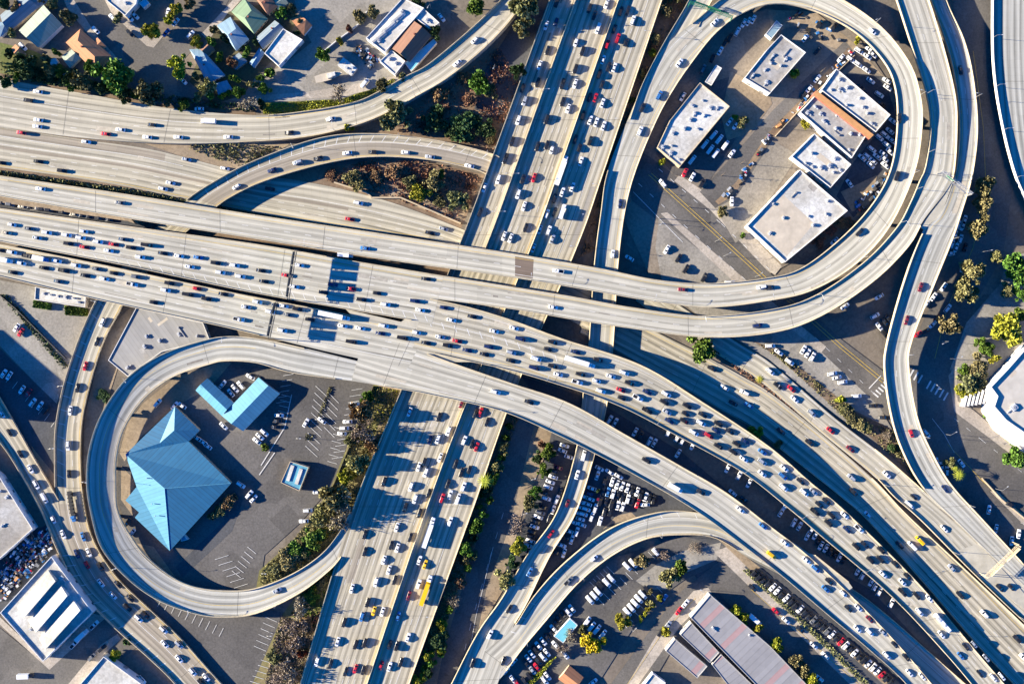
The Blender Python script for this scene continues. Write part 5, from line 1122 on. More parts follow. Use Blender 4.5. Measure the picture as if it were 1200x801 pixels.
def vehicle_parts(t):
    """returns body MB (mats paint, glass, tyre, trim) and list of (part name, MB, mats)"""
    mb = MB(); parts = []
    def pane(name, q):
        m = MB(); m.add(q, [(0, 1, 2, 3)]); parts.append((name, m, ['glass']))
    def lights(x, w, z):
        pass
    if t in ('c', 'h'):
        L = 2.35 if t == 'c' else 2.05
        hull(mb, [(-L, .74, .42, .72, .80), (-L + .12, .84, .32, .80, .93), (-L + .9, .92, .28, .84, 1.0), (-.2, .93, .26, .86, 1.0), (.95, .92, .26, .84, .98), (L - .5, .88, .28, .74, .86), (L - .1, .80, .32, .62, .72), (L, .68, .4, .55, .62)])
        a, b = cabin(mb, (-L + .55 if t == 'c' else -L + .18, 1.12), (-1.05 if t == 'c' else -1.5, .30), .96, 1.42, .80, .60)
        wheels(mb, (-1.38, 1.42), .90)
        mb.box((L - .16, .58, .64), (.2, .3, .12), 0, 1); mb.box((L - .16, -.58, .64), (.2, .3, .12), 0, 1)
        for sg in (-1, 1): mb.box((.85, sg * .98, .98), (.16, .2, .12), 0, 0)
    elif t == 'u':
        L = 2.42
        hull(mb, [(-L, .82, .5, .95, 1.05), (-L + .1, .92, .4, 1.0, 1.12), (-.2, .98, .36, 1.05, 1.16), (1.0, .97, .36, 1.0, 1.14), (L - .45, .93, .38, .92, 1.04), (L - .05, .85, .42, .78, .88), (L, .75, .5, .7, .78)])
        a, b = cabin(mb, (-L + .06, 1.25), (-L + .38, .5), 1.12, 1.74, .86, .70); wheels(mb, (-1.42, 1.45), .95, .38)
        for sg in (-1, 1): mb.box((-.9, sg * .58, 1.81), (1.9, .05, .05), 0, 3); mb.box((.95, sg * 1.03, 1.12), (.16, .2, .16), 0, 0)
    elif t == 'p':
        L = 2.75
        hull(mb, [(-L, .88, .5, .9, .98), (-L + .1, .95, .42, .98, 1.06), (-.4, .98, .4, 1.02, 1.1), (1.2, .97, .4, 1.0, 1.12), (L - .5, .94, .42, .95, 1.05), (L - .05, .86, .46, .85, .95), (L, .78, .5, .75, .84)])
        a, b = cabin(mb, (-.55, 1.35), (-.3, .65), 1.08, 1.72, .86, .70); wheels(mb, (-1.7, 1.75), .95, .4)
        mb.box((-1.62, 0, 1.09), (2.0, 1.5, .06), 0, 3)
        m = MB(); [m.box((-1.62, sg * .82, 1.16), (2.1, .14, .2)) for sg in (-1, 1)]; m.box((-2.66, 0, 1.12), (.1, 1.7, .26)); parts.append(('cargo_bed', m, ['BODY']))
    elif t == 'v':
        hull(mb, [(-2.9, .90, .45, 1.9, 2.2), (-2.8, .98, .4, 2.0, 2.32), (.8, .99, .38, 2.0, 2.32), (1.35, .98, .38, 1.7, 2.15), (2.0, .96, .38, 1.15, 1.28), (2.7, .9, .4, .95, 1.06), (2.85, .78, .45, .8, .9)])
        a = [(2.02, -.8, 1.30), (2.02, .8, 1.30), (1.42, .72, 2.14), (1.42, -.72, 2.14)]; b = [(-2.91, -.7, 1.5), (-2.91, .7, 1.5), (-2.86, .66, 2.1), (-2.86, -.66, 2.1)]; b = b[::-1]
        wheels(mb, (-1.85, 1.85), .97, .38); m = MB(); [m.box((x, 0, 2.335), (.08, 1.5, .03)) for x in (-2.2, -1.4, -.6, .2)]; parts.append(('roof_rib', m, ['trim']))
    elif t in ('t', 'q'):
        mb.box((2.9, 0, 1.35), (1.9, 2.1, 1.7), 0, 0); hull(mb, [(2.0, 1.05, .6, 2.1, 2.3), (3.2, 1.05, .6, 2.1, 2.35), (3.75, 1.0, .6, 1.3, 1.5), (3.95, .95, .6, 1.0, 1.2)])
        a = [(3.72, -.85, 1.5), (3.72, .85, 1.5), (3.26, .82, 2.28), (3.26, -.82, 2.28)]; b = None
        m = MB(); m.box((-1.1, 0, 2.15), (6.1, 2.45, 2.5)); [m.box((-1.1, sg * 1.2, 3.41), (6.1, .06, .05)) for sg in (-1, 1)]; parts.append(('cargo_box', m, ['paint_w'])); wheels(mb, (-2.6, 2.8), 1.1, .48); mb.box((-.8, 0, .75), (6.4, .9, .25), 0, 3)
    elif t in ('m', 'f', 'd'):
        hull(mb, [(4.9, 1.2, .7, 2.6, 2.9), (6.2, 1.2, .7, 2.6, 3.0), (6.6, 1.18, .7, 1.7, 1.9), (8.0, 1.05, .7, 1.55, 1.7), (8.2, .95, .7, 1.3, 1.45)])
        a = [(6.62, -.95, 1.9), (6.62, .95, 1.9), (6.26, .9, 2.85), (6.26, -.9, 2.85)]; b = None
        wheels(mb, (7.4, 4.9, 3.8, -6.2, -7.3), 1.2, .5, w=.5); mb.box((1.0, 0, .85), (10, .9, .3), 0, 3)
        m = MB(); n = 14.6
        if t == 'm':
            m.box((-1.9, 0, 2.55), (n - 1.4, 2.55, 2.75)); [m.box((-1.9, sg * 1.26, 3.95), (n - 1.4, .07, .06)) for sg in (-1, 1)]; [m.box((-8 + k * 1.5, 0, 3.94), (.06, 2.5, .03)) for k in range(9)]; parts.append(('trailer', m, ['paint_w']))
        else:
            m.box((-1.9, 0, 1.35), (n - 1.4, 2.5, .35))
            if t == 'f': m.box((-2.2, 0, 2.5), (12.2, 2.4, 2.0))
            else: [m.box((-7 + k * 2.0, 0, 2.1), (.5, 2.3, 1.3)) for k in range(6)]
            parts.append(('trailer', m, ['paint_y' if t == 'f' else 'trim']))
    elif t == 'o':
        hull(mb, [(-6, 1.15, .5, 2.7, 3.05), (-5.8, 1.27, .4, 2.8, 3.15), (5.5, 1.27, .4, 2.8, 3.15), (5.95, 1.2, .4, 2.5, 2.95), (6.05, 1.1, .5, 1.3, 1.5)])
        a = [(6.07, -1.0, 1.5), (6.07, 1.0, 1.5), (5.98, 1.0, 2.7), (5.98, -1.0, 2.7)]; b = None; wheels(mb, (-3.7, 4.0), 1.24, .5)
        m = MB(); m.box((-3.2, 0, 3.28), (2.2, 1.6, .25)); m.box((1.4, 0, 3.24), (1.2, 1.2, .16)); parts.append(('roof_unit', m, ['unit']))
        for sg in (-1, 1): m = MB(); m.box((-.2, sg * 1.275, 2.1), (10.6, .03, .8)); parts.append(('side_window', m, ['glass']))
    pane('windscreen', a)
    if b: pane('rear_window', b)
    return mb, parts
TN = dict(c='sedan', h='hatchback', u='suv', p='pickup', v='van', t='box truck', q='box truck', m='semi truck', f='semi truck', d='semi truck', o='bus')
ON = dict(c='car', h='car', u='suv', p='pickup_truck', v='van', t='box_truck', q='box_truck', m='semi_truck', f='semi_truck', d='semi_truck', o='bus')
CN = dict(c='car', h='car', u='SUV', p='pickup', v='van', t='truck', q='truck', m='semi truck', f='semi truck', d='semi truck', o='bus')
def vmesh(t, c):
    if (t, c) not in VM:
        mb, parts = vehicle_parts(t); me = bpy.data.meshes.new('body'); me.from_pydata([tuple(v) for v in mb.v], [], mb.f)
        for mm in ('paint_' + c, 'glass', 'tyre', 'trim'): me.materials.append(M[mm])
        for p, i in zip(me.polygons, mb.m): p.material_index = i
        bm = bmesh.new(); bm.from_mesh(me); bmesh.ops.recalc_face_normals(bm, faces=bm.faces); bm.to_mesh(me); bm.free(); me.update()
        pl = []
        for nm, m, mats in parts:
            pm_ = bpy.data.meshes.new(nm); pm_.from_pydata([tuple(v) for v in m.v], [], m.f)
            for x in mats: pm_.materials.append(M['paint_' + c if x == 'BODY' else x])
            bm = bmesh.new(); bm.from_mesh(pm_); bmesh.ops.recalc_face_normals(bm, faces=bm.faces) if len(m.f) > 1 else None; bm.to_mesh(pm_); bm.free(); pl.append((nm, pm_))
        VM[(t, c)] = (me, pl)
    return VM[(t, c)]
CARS = []     # dict(t, c, phrase, v, lat, mat)
rv = random.Random(42)
def put(t, c, pos, fw, nn, phrase, v, lat, grp, tall=0):
    if 'strip between' in phrase: pos.z = 7.45
    x = fw - nn * fw.dot(nn); x.normalize(); y = nn.cross(x); m = Matrix((x, y, nn)).transposed().to_4x4() @ Matrix.Scale(1.18 if t in 'chup' else 1.08, 4); m.translation = pos
    if any((o['m'].translation - pos).length < (3.4 if abs((o['m'].to_3x3() @ Vector((1, 0, 0))).normalized().dot(x)) < .85 or abs((o['m'].translation - pos).dot(y)) < 1.3 else 1.9) for o in CARS): return
    CARS.append(dict(t=t, c=c, m=m, ph=phrase, v=v, lat=lat, grp=grp))
HT = dict(c=1.0, h=1.0, u=1.2, p=1.2, v=2.2, t=3.2, q=3.2, m=3.7, f=3.3, d=2, o=3.1)
SIGN = dict(HU=1, HL=1, M=1, Nn=1, D=-1, A=-1, C=1, E=1, F=1, K1=1, K2=-1, P=1, T=1, J=1, Q=1, U=1)
ENDS = {}
def phrase_of(key, px, py, f, v):
    if key == 'V':
        half = 'upper' if py < 380 else 'lower'; strip = 'left' if f < .225 else 'middle' if f < .613 else 'right'
        return f"the {half} freeway's {strip} strip", ('the top', 'the bottom')
    if key == 'D':
        if py > 380 and px < 720: return 'the narrow ramp below the decks', ('the decks', 'the bottom')
        if px < 745 and py < 312 and px > 690: return 'the loop tail beside the freeway', ('the top', 'the decks')
        if px < 660: return 'the uppermost long deck', ('its outer end', 'the loop')
        return 'the big loop flyover', ('the decks', 'the loop tail')
    if key == 'P': return ('the arched ramp', ('the freeway', 'the decks')) if py < 300 else ('the ramp beside the small loop', ('the decks', 'the bottom'))
    return {'HU': ('the upper main deck', ('its outer end', 'the junction')), 'HL': ('the lower main deck', ('its outer end', 'the junction')), 'M': ('the crowded diagonal viaduct', ('the junction', 'the bottom corner')),
        'Nn': ('the emptier diagonal viaduct', ('the junction', 'the bottom corner')), 'A': ('the pale curving viaduct', ('its outer end', 'the top edge')), 'C': ('the road below the arched ramp', ('its outer end', 'the freeway')),
        'E': ('the sweeping outer flyover', ('the junction', 'the top edge')), 'F': ('the descending right hand ramp', ('the top edge', 'the sign gantry')), 'K1': ('the sunlit lower road', ('the flyovers', 'the sign gantry')),
        'K2': ('the half shaded lower road', ('the flyovers', 'the bottom corner')), 'T': ('the tan side ramp', ('its outer end', 'the bottom')), 'J': ('the small loop ramp', ('the decks', 'the freeway')), 'Q': ('the hatched curved ramp', ('the bottom', 'the viaduct')), 'U': ('the short slip ramp', ('the top edge', 'the loop'))}[key]
def cars(tx, ty, sc, key, txt):
    for it in txt.split(';'):
        a = it.split()
        if not a: continue
        px, py, code = tx + float(a[0]) / sc, ty + float(a[1]) / sc, a[2]; c, t = code[0], code[1]
        if t == 'c' and c in 'kgnswb' and rv.random() < .27: t = 'u'
        elif t == 'c' and rv.random() < .15: t = 'h'
        s = R[key]['s']; pos, fw, nn, f, v = on_road(key, px, py)
        # the roof is what the picture shows; put the wheels under it
        off = HT[t] * .7; pos = pos - Vector((pos.x, pos.y, 0)) * (off / (CAMH - pos.z))
        sg = SIGN.get(key) or (1 if f < .613 else -1)
        i = max(k for k in range(len(s)) if s[k]['v'] <= max(0, min(v, s[-1]['v'])))
        ph, ends = phrase_of(key, px, py, f, v); ENDS[ph] = ends
        put(t, c, pos, fw * sg, nn, ph, v, f * s[i]['w'], 'vehicles on ' + ph)
UP = Vector((0, 0, 1))
def parked(tx, ty, sc, place, ends, ang, txt, z=.45):
    """vehicles standing on the ground; ang is the picture direction of their long axis in degrees (counter-clockwise)"""
    ENDS[place] = ends
    for i, it in enumerate(txt.split(';')):
        a = it.split()
        if not a: continue
        px, py, code = tx + float(a[0]) / sc, ty + float(a[1]) / sc, a[2]; c, t = code[0], code[1]
        if t == 'c' and c in 'kgnswb' and rv.random() < .3: t = 'u'
        an = math.radians((float(a[3]) if len(a) > 3 else ang) + rv.uniform(-2.5, 2.5) + (180 if rv.random() < .5 and t in 'ch' else 0)); off = HT[t] * .7; p = W(px, py, off); p.z = z
        put(t, c, p, Vector((math.cos(an), math.sin(an), 0)), UP, place, i * 6.0, 0.0, 'vehicles parked ' + place)

# main decks
cars(0,225,6,'HU','85 230 wc;205 257 gc;330 285 wu;48 287 tc;262 322 sc;470 303 wc;590 277 wc;568 322 wc;480 362 ku;595 387 rc;690 350 wc;800 368 rc;865 332 gc;920 390 kc;765 412 wc;1030 372 kv;985 457 wc;1145 430 kc')
cars(0,225,6,'D','840 75 gc')
cars(0,225,6,'HL','5 410 kc;85 423 wc;195 450 kp;285 468 bt;30 478 wt;150 500 wu;400 484 wc;310 533 kc;90 565 kc;535 515 wu;450 552 kp;680 540 gc;600 587 kc;410 628 gc;735 610 wc;800 570 kc;955 595 gc;930 648 wp;1080 775 kc;1165 690 wc;1190 640 kc')
cars(200,260,6,'HU','60 240 wc;195 250 bc;315 288 kc;450 305 wc;135 315 wc;350 355 wu;490 383 wu;635 342 kc;655 418 kc;815 375 rc;905 305 wc;870 455 wc;1075 495 kc;1140 440 nc')
cars(200,260,6,'HL','185 468 rc;120 510 kv;250 540 ku;370 507 kc;610 562 wc;530 598 sc;480 685 wp;740 585 gc;797 590 wc;890 612 ku;700 630 wu;825 652 gc;785 762 wc;980 685 kc;1150 660 wm')
cars(380,290,6,'D','285 5 bc')
cars(380,290,6,'E','715 220 kc')
cars(380,290,6,'HU','190 290 rc;370 320 kc;260 365 kc;430 400 wc;635 375 nu;675 440 wc')
cars(380,290,6,'M','840 422 nc;895 510 wc;1040 485 kc;550 635 kv;650 597 wc;715 670 kc;815 628 sc;935 657 rc;865 688 kc;1005 722 nc;1125 750 kc;1155 697 nc;1195 588 wc')
cars(380,290,6,'HL','130 550 wc;255 568 wc;395 603 nc;420 550 wu;190 662 kv')
cars(560,340,6,'E','530 120 wc')
cars(560,340,6,'M','255 267 wc;300 342 nv;525 365 kc;490 415 kc;685 433 nc;235 437 su;230 495 kc;410 482 wv;395 545 nv;525 533 kc;565 592 wc;720 590 kc;700 645 wp;835 637 wc;865 708 wu;1005 700 rc;1010 757 kc;1125 755 wp;935 605 wc;1030 580 wu;1065 652 kc;1190 715 nc;720 505 wm;845 488 ku')
cars(560,340,6,'Nn','125 715 wc;360 785 kc')
cars(700,400,6,'M','485 370 wc;470 425 ku;350 485 kp;490 495 sc;505 557 nc;620 507 kc;630 452 kc;740 515 kc;610 557 ku;730 572 wc;680 640 wc;785 660 ru;850 578 kc;835 625 nc;930 632 kc;850 735 kc;980 720 kc;1040 700 nc;955 775 kc;1160 775 bc')
cars(700,400,6,'K2','805 190 kc;895 325 wc;1035 358 wc;955 432 kc;1065 448 bc')
cars(840,490,6,'M','190 285 wc;320 305 sc;320 388 wc;475 350 wc;465 405 bu;470 485 wc;590 442 kc;615 520 wu;680 515 sc;770 580 kc;720 605 kc;690 655 kp;805 680 kc;785 735 ku;900 680 wc;915 780 nc;1000 775 wp')
cars(840,490,6,'K2','450 90 kc;650 170 kc;945 415 su;1060 675 wc;960 515 kc')
cars(840,490,6,'K1','800 85 rc;940 215 mc;1195 395 wc')
cars(840,490,6,'Nn','165 640 wc;325 755 bc')
cars(1000,580,6,'K2','325 350 kc;415 355 wv;470 318 yv;690 510 sc;750 700 kc')
cars(1000,580,6,'K1','400 68 wv;425 12 kc;640 235 wc;1030 650 kc;1110 645 kc')
cars(1000,580,6,'M','20 360 kc;80 345 kc;195 385 kc;120 455 ku;190 450 kc;295 485 kc;210 555 wc;380 570 kc;345 610 wc;345 680 kp;445 705 kc;535 725 wc')
cars(1000,668,6,'Nn','35 262 wc;115 342 mc;30 410 wc;115 432 wc;210 435 sc;290 520 kc;235 597 wc;370 610 kc;395 720 wc;485 745 wc')
cars(1000,668,6,'M','465 292 wc;630 370 wo;620 450 wc;755 600 bc;790 535 ku;850 520 sc;935 615 sc;890 725 kc;985 755 wu;1045 745 wu')
cars(1000,668,6,'K2','920 305 wc;1150 480 kc;1195 610 wc')
cars(840,600,6,'Nn','480 215 wc;385 300 yv;630 335 wc;695 395 bc;790 485 kc;765 537 bc;890 570 wc;925 675 kc')
cars(600,520,6,'Nn','945 115 kc;1150 310 wt'); cars(600,400,4,'Nn','885 705 kc')
# straight freeway
cars(600,0,6,'V','315 20 kc;240 180 wc;310 155 nc;545 60 kc;580 110 kc;665 30 wc;605 200 wv;450 300 wc;495 360 kc;195 460 wc;250 355 kc;445 485 ku;355 590 kp;445 590 wc;180 580 kc;90 710 sc;355 715 kc;395 765 wc;765 80 kc;815 75 kc;850 145 wu;720 205 kc;745 270 ru;670 315 ru;800 300 kc;640 420 wc;680 470 kc;720 475 wc;615 520 kc;635 595 kc;545 685 kc;587 687 rc;637 725 wc;75 620 kc')
cars(550,120,6,'V','345 125 wc;300 275 kc;255 395 kp;205 540 wc;105 600 wc;75 770 kc;545 120 ku;480 310 kc;545 300 kc;580 335 wc;455 530 rc;345 645 wc;385 730 wc;800 90 kc;850 125 wc;893 140 wc;945 165 wc;745 260 kc;775 320 kc;850 270 ku;785 415 wc;725 595 wc;655 630 wc;600 675 kc;655 765 wt;545 785 wu;600 770 kc;650 475 wm')
cars(530,200,6,'V','515 400 kc;365 460 wc;410 475 wc;615 415 wc;680 420 wc;705 480 sc;570 545 wc;495 60 kc')
cars(530,200,6,'D','745 705 wp;1130 585 wc')
cars(440,455,6,'V','240 165 wc;445 200 kc;605 105 mc;705 175 kc;740 165 rc;785 235 kc;515 300 wc;440 355 wc;385 360 nc;455 485 wc;305 550 wc;355 590 wc;340 520 kc;60 655 kc;250 690 wc;375 735 kc;625 365 wc;680 390 kc;712 410 rc;565 530 kc;605 590 kc;660 570 kc;510 670 kc;620 690 wc;525 745 wc;470 770 ru;580 775 wv')
cars(440,455,6,'Nn','840 30 wc;1085 105 wp')
cars(390,570,6,'V','580 85 wu;510 145 kc;610 185 kc;825 245 wu;450 285 wc;225 335 kc;545 355 kc;225 455 kc;410 410 kc;455 430 wc;360 515 wc;395 585 wc;435 655 kc;305 670 wc;135 715 wc;610 515 wc;650 545 yc;605 685 wc;535 765 mc;675 320 wm')
cars(350,668,6,'V','530 285 yc;590 290 wc;445 325 bu;485 225 kc;320 365 kc;275 500 wc;400 520 kc;465 510 ku;130 640 wu;225 655 kc;330 710 kc;400 690 rc;455 700 ku;700 320 bc;770 470 wc;640 520 kc;690 530 kc;580 665 rc;640 675 wc;720 645 ku;895 140 wf')
# other ramps
cars(300,600,4,'J','100 365 sc')
cars(0,440,6,'P','545 85 kc;495 245 wc;480 490 wc;485 690 kc'); cars(0,400,4,'P','455 0 kc;400 115 rc'); cars(0,200,4,'P','480 710 wc')
cars(0,440,6,'T','65 400 kc;140 550 kc;215 655 wc;255 765 wc;15 270 wc')
cars(40,560,6,'T','70 140 wv;135 290 wc;205 395 wc')
cars(40,560,6,'P','345 410 bc;300 530 nc;385 520 wc;370 610 rc;465 620 kc;470 735 wc;590 745 kc;265 200 bd')
cars(100,668,6,'P','195 175 wc;315 195 kc;295 260 kc;375 335 wc;420 310 kc;550 415 wc;560 515 wc;660 520 sc;660 620 wc;755 710 wc;850 750 wc;815 785 kc')
cars(500,668,6,'D','580 270 kc;445 450 wc;325 650 kc;540 635 kc;725 10 bc'); cars(600,600,4,'Q','385 215 wc;265 320 gp')
cars(600,520,6,'D','505 80 wv;460 215 wc;390 415 mc;275 630 rc')
cars(0,0,4,'A','178 430 wc;130 470 kc;180 563 wc;175 593 wc;100 622 rc;495 628 rc;565 608 wc;710 585 kc;690 643 wc;835 643 wc;975 567 wq;1070 642 wc')
cars(0,0,4,'C','405 665 wc;875 748 sc;180 757 kc;1055 790 wc;5 763 kc;290 800 kc')
cars(300,0,4,'A','350 558 sc;155 622 kc;1025 190 wc;943 297 wc'); cars(300,0,4,'P','195 760 sc;290 742 kc;428 717 wc;545 712 kc;700 714 wc;815 735 sc;1000 778 wc;75 797 nc'); cars(0,200,4,'P','1108 75 wc')
cars(0,200,4,'C','310 10 kc;800 58 wc;765 85 wc'); cars(0,200,4,'D','190 85 wc'); cars(300,200,4,'C','480 152 wu;440 227 rc;815 292 kc;880 273 sc;65 85 kc')
cars(900,400,4,'K1','10 140 wc;45 207 kc;110 222 rc;125 270 wc;205 335 su'); cars(900,200,4,'D','605 25 kc;430 288 kc;5 547 kc'); cars(600,200,4,'D','800 557 mc;1170 545 wc'); cars(600,200,4,'E','1150 725 nc')
cars(900,200,4,'F','715 545 mc;650 700 mc'); cars(900,400,4,'F','672 430 rc;830 690 nc'); cars(900,0,4,'F','903 330 kc'); cars(900,0,4,'D','490 148 wc;615 555 kc')
cars(600,0,4,'D','950 105 wc;785 295 wc;690 447 bc;600 615 wc;612 505 kc'); cars(600,200,4,'D','507 155 nc')
NMOVE = len(CARS)
# parked on the ground, most open to the sun first
row = 'kkkkwwkwkkwkkgkkgwkrwkwkkwwwrkk'
parked(0,0,1,'in the single row behind the hedge',('its upper end','the bottom corner'),47,';'.join(f'{884 + (1044 - 884) * i / 30:.1f} {670 + (798 - 670) * i / 30:.1f} {c}c' for i, c in enumerate(row)))
parked(650,640,6,'in the van lot',('the top','the bottom'),-48,'715 45 wv;552 118 wv;510 140 wv;400 225 wv;367 255 wv;325 275 kv;307 317 wv;280 347 wv;248 375 wv;620 338 kv;592 368 wv;620 338 wv;567 400 wv;540 432 wv;512 460 wv;650 305 kv;228 525 wv 50;260 560 wv 50;298 580 wv 50;338 615 wv 50'.replace('620 338 kv;',''))
parked(880,668,6,'along the tree lined street',('the top','the bottom'),-42,'10 120 kc;175 285 rc;245 350 wc;345 410 kc;440 525 wc;520 595 wc;480 755 wc'); parked(840,600,6,'along the tree lined street',('the top','the bottom'),-42,'270 755 wt')
parked(650,640,6,'on the street beside the van lot',('the top','the bottom'),52,'920 398 wc;872 450 rc;795 550 sc;765 365 bp;745 600 kc')
parked(600,0,4,'beside the cut cornered warehouse',('the top','the bottom'),52,'1020 570 wc;1048 588 wc;945 632 wv;972 652 wv;1000 680 wv;905 675 wv;930 700 wv;955 718 wv;845 748 wv;1030 720 wc')
parked(600,0,4,'curving round the inside of the big loop',('the top','the bottom'),62,'1130 92 wc;1108 102 wc;1085 110 wc;1055 150 wc;1040 165 wc;1020 180 kc;1000 200 kc;985 215 kc;975 240 wc;960 255 wc;940 275 kc;895 325 gc;800 455 wc')
parked(900,0,4,'in the fleet yard by the loop',('the top','the bottom'),-35,'425 240 wc;475 235 wc;490 258 wc;465 267 wc;385 280 wc;420 303 wc;460 330 wc;480 380 wc;555 380 wc;560 412 wc;520 445 wc;430 410 kc;450 440 kc;530 490 kc;585 570 wc')
parked(900,0,4,'in the packed block by the loop',('the top','the bottom'),-40,'570 615 wc;545 632 wc;520 645 wc;580 660 wc;555 680 wc;530 665 wc;545 690 wc;520 710 wc;485 700 wc;575 690 wc;540 722 wc;510 735 wc;570 712 wc;545 745 wc;490 755 wc;465 735 wc;440 740 wc;510 765 wc;480 775 wc;548 775 wc'.replace('545 690 wc;','').replace('520 710 wc;',''))
parked(900,0,4,'along the street inside the loop',('the top','the bottom'),50,'340 275 wc;230 370 wc;190 420 wc;230 240 kc;240 115 kc;310 125 kc;175 180 wc;165 450 kc;200 395 kc')
parked(600,200,4,'beside the street under the flyovers',('the top','the bottom'),60,'810 10 rc;845 30 wc;890 60 kc;705 60 wc 130;1030 145 wc 90;725 370 wc;780 410 kc;815 460 kc;900 500 kc;1020 525 wc 0;550 410 wc -30')
parked(900,400,4,'on the pale verge beside the street',('the top','the bottom'),60,'165 38 wc;185 55 wc;207 72 wc;100 95 wc -35;50 50 wc -35;300 150 wc 10;322 168 wc 12;348 190 wc 12;415 255 wc 5;490 300 kc 5;540 355 kc 0;10 20 wc 0')
parked(900,200,4,'in the two rows beside the shaded street',('the top','the bottom'),70,'920 230 wc;890 255 wc;910 260 wc;905 285 wc;875 300 wc;900 320 wc;860 345 wc;880 360 wc;850 387 wc 0;922 360 kc;910 455 wc;822 545 wc 55;800 560 wc 55;775 590 wc 55;755 605 wc 55;740 622 wc 55;725 640 wc 55;770 720 wc 45;792 690 mc 45;700 765 rc 30;735 752 kc 30;840 645 wc 50')
parked(900,200,4,'under the outer flyover',('the top','the bottom'),35,'310 330 wc 45;360 635 wc 35;520 590 wc 30;500 680 wc 30;520 730 wc -50;545 708 kc -50;562 692 kc -50;545 765 kc -50;380 60 wc -50;395 75 wc -50')
parked(900,400,4,'below the crosswalk',('the top','the bottom'),-50,'740 430 wc;905 570 wc;790 565 wc 100;812 585 wc 95;835 605 wc 85;1135 765 kc -30')
parked(1000,580,6,'in the shaded car park at the right edge',('the top','the bottom'),80,'950 100 wc;1000 235 wc;1160 270 wc;1110 320 wc;1110 60 kc -20')
parked(0,0,4,'in the top left streets',('the top','the bottom'),-45,'450 143 wc;530 85 wc;610 85 wc;635 75 wc;610 157 kc;895 165 wc 50;780 155 bc 50;825 105 wc 50;790 60 wc 80;860 380 wc;935 512 wc 0;295 340 wc -35;110 220 wc;140 280 wc 30'); parked(300,0,4,'in the top left streets',('the top','the bottom'),-45,'870 85 wc -50;510 390 wv 50')
parked(0,400,4,'in the dark car park between the side ramps',('the top','the bottom'),55,'20 150 wc;45 160 wc;105 225 wc;135 240 rc;155 285 wc;190 300 wc;215 320 kc'); parked(0,200,4,'on the pale lot at the left',('the top','the bottom'),55,'80 735 wc;100 757 rc')
parked(0,400,4,'around the blue roofed hall',('the top','the bottom'),50,'1083 240 wc 130;1103 220 wc 130;1130 205 wc 130;1175 165 wc 150;1045 200 wc;740 288 wc 50;820 300 wc 50;855 300 wc -35;1050 395 wc -45;930 455 wc -35;953 470 wc -35;975 490 wc -35;1130 670 wc -35;1170 715 wc;1190 735 wc'); parked(0,600,4,'around the blue roofed hall',('the top','the bottom'),50,'600 45 kc;620 95 wc')
parked(300,400,4,'in the parking lot with the kiosk',('the top','the bottom'),0,'110 345 wc 0;100 372 kc 0;95 400 kc 0;40 425 wc -40;20 445 wc -40;5 465 wc -40;235 380 wc 60;310 370 wc -35;465 292 wc;430 375 wc;415 405 wc;405 430 wc;290 705 wc;245 790 wc'); parked(300,600,4,'in the parking lot with the kiosk',('the top','the bottom'),0,'225 40 wc')
parked(100,668,6,'in the yards at the lower left',('the top','the bottom'),45,'65 380 wp;120 545 kc;50 605 gc;400 765 wc -50'); parked(0,600,4,'in the yards at the lower left',('the top','the bottom'),45,'350 615 wp;385 575 wt;120 765 kt 0')
parked(0,225,6,'in the strip between the decks',('its outer end','the junction'),-7,'5 80 rc;60 90 kp;120 100 gc;160 105 kc;205 115 tc;250 120 kc;300 128 tp;345 133 kc;390 140 kc;485 155 kp;560 168 tc;610 177 kc;670 187 kc;735 195 kp;800 206 kc'); parked(380,290,6,'in the strip between the decks',('its outer end','the junction'),-7,'165 60 wt')
# shaded lots
parked(700,400,6,'in the shade between the two viaducts',('the junction','the bottom corner'),60,'85 548 wc;125 567 wc;265 635 wc;300 660 kc;365 700 wc;400 710 wc;500 637 wc;562 675 wc;597 695 wc;670 730 wc;567 785 wc'); parked(840,490,6,'in the shade between the two viaducts',('the junction','the bottom corner'),60,'75 350 wc;155 400 wc;225 455 wc;110 522 wc -40;190 565 kc -40;450 660 wc;485 605 wc;540 730 wc;580 755 wc;665 780 wc')
parked(840,600,6,'in the shade between the two viaducts',('the junction','the bottom corner'),60,'635 165 wc;690 160 wc;710 200 kc;730 232 wc;765 250 wc;795 270 kc;830 290 kc;860 315 wc;890 330 kc;990 410 wc;1022 440 wc;1085 487 wc;1110 517 wc;1140 555 wc'); parked(1000,668,6,'in the shade between the two viaducts',('the junction','the bottom corner'),60,'265 228 wc')
NIND = len(CARS)
parked(600,520,6,'packed lot',('a','b'),72,'705 265 wc;740 285 wc;775 295 wc;812 308 wc;845 320 kc;880 335 wc;905 355 kc;940 370 wc;965 385 kc;995 390 kc;675 335 bc;710 350 wc;745 360 kc;775 370 kc;815 385 wc;845 400 kc;882 418 rc;935 425 wc 0;745 430 wc;778 440 wc;700 420 kc;660 405 kc;620 400 kc;615 170 wc -30;685 195 wc -30;750 225 wc -30;600 220 wc;560 310 wc -20;550 385 wc -20;530 420 wc -20;520 455 wc -20;500 490 wc -20;480 525 wc -20;490 565 wc -20;425 545 wc -20;560 510 wc;585 450 wc;620 540 wc;605 380 mc;650 480 kc;640 330 kc;600 345 kc;400 610 wc -20;455 615 wc;420 670 wc;350 710 wc -20;375 655 kc -20;365 765 wc;310 760 kc -20;540 345 nc -20;480 405 wc -20;470 440 wc -20;455 480 wc -20;500 365 wc -20;515 330 wc -20;670 490 kc;690 475 kc;640 440 kc;680 300 kc;650 260 kc;640 290 kc')
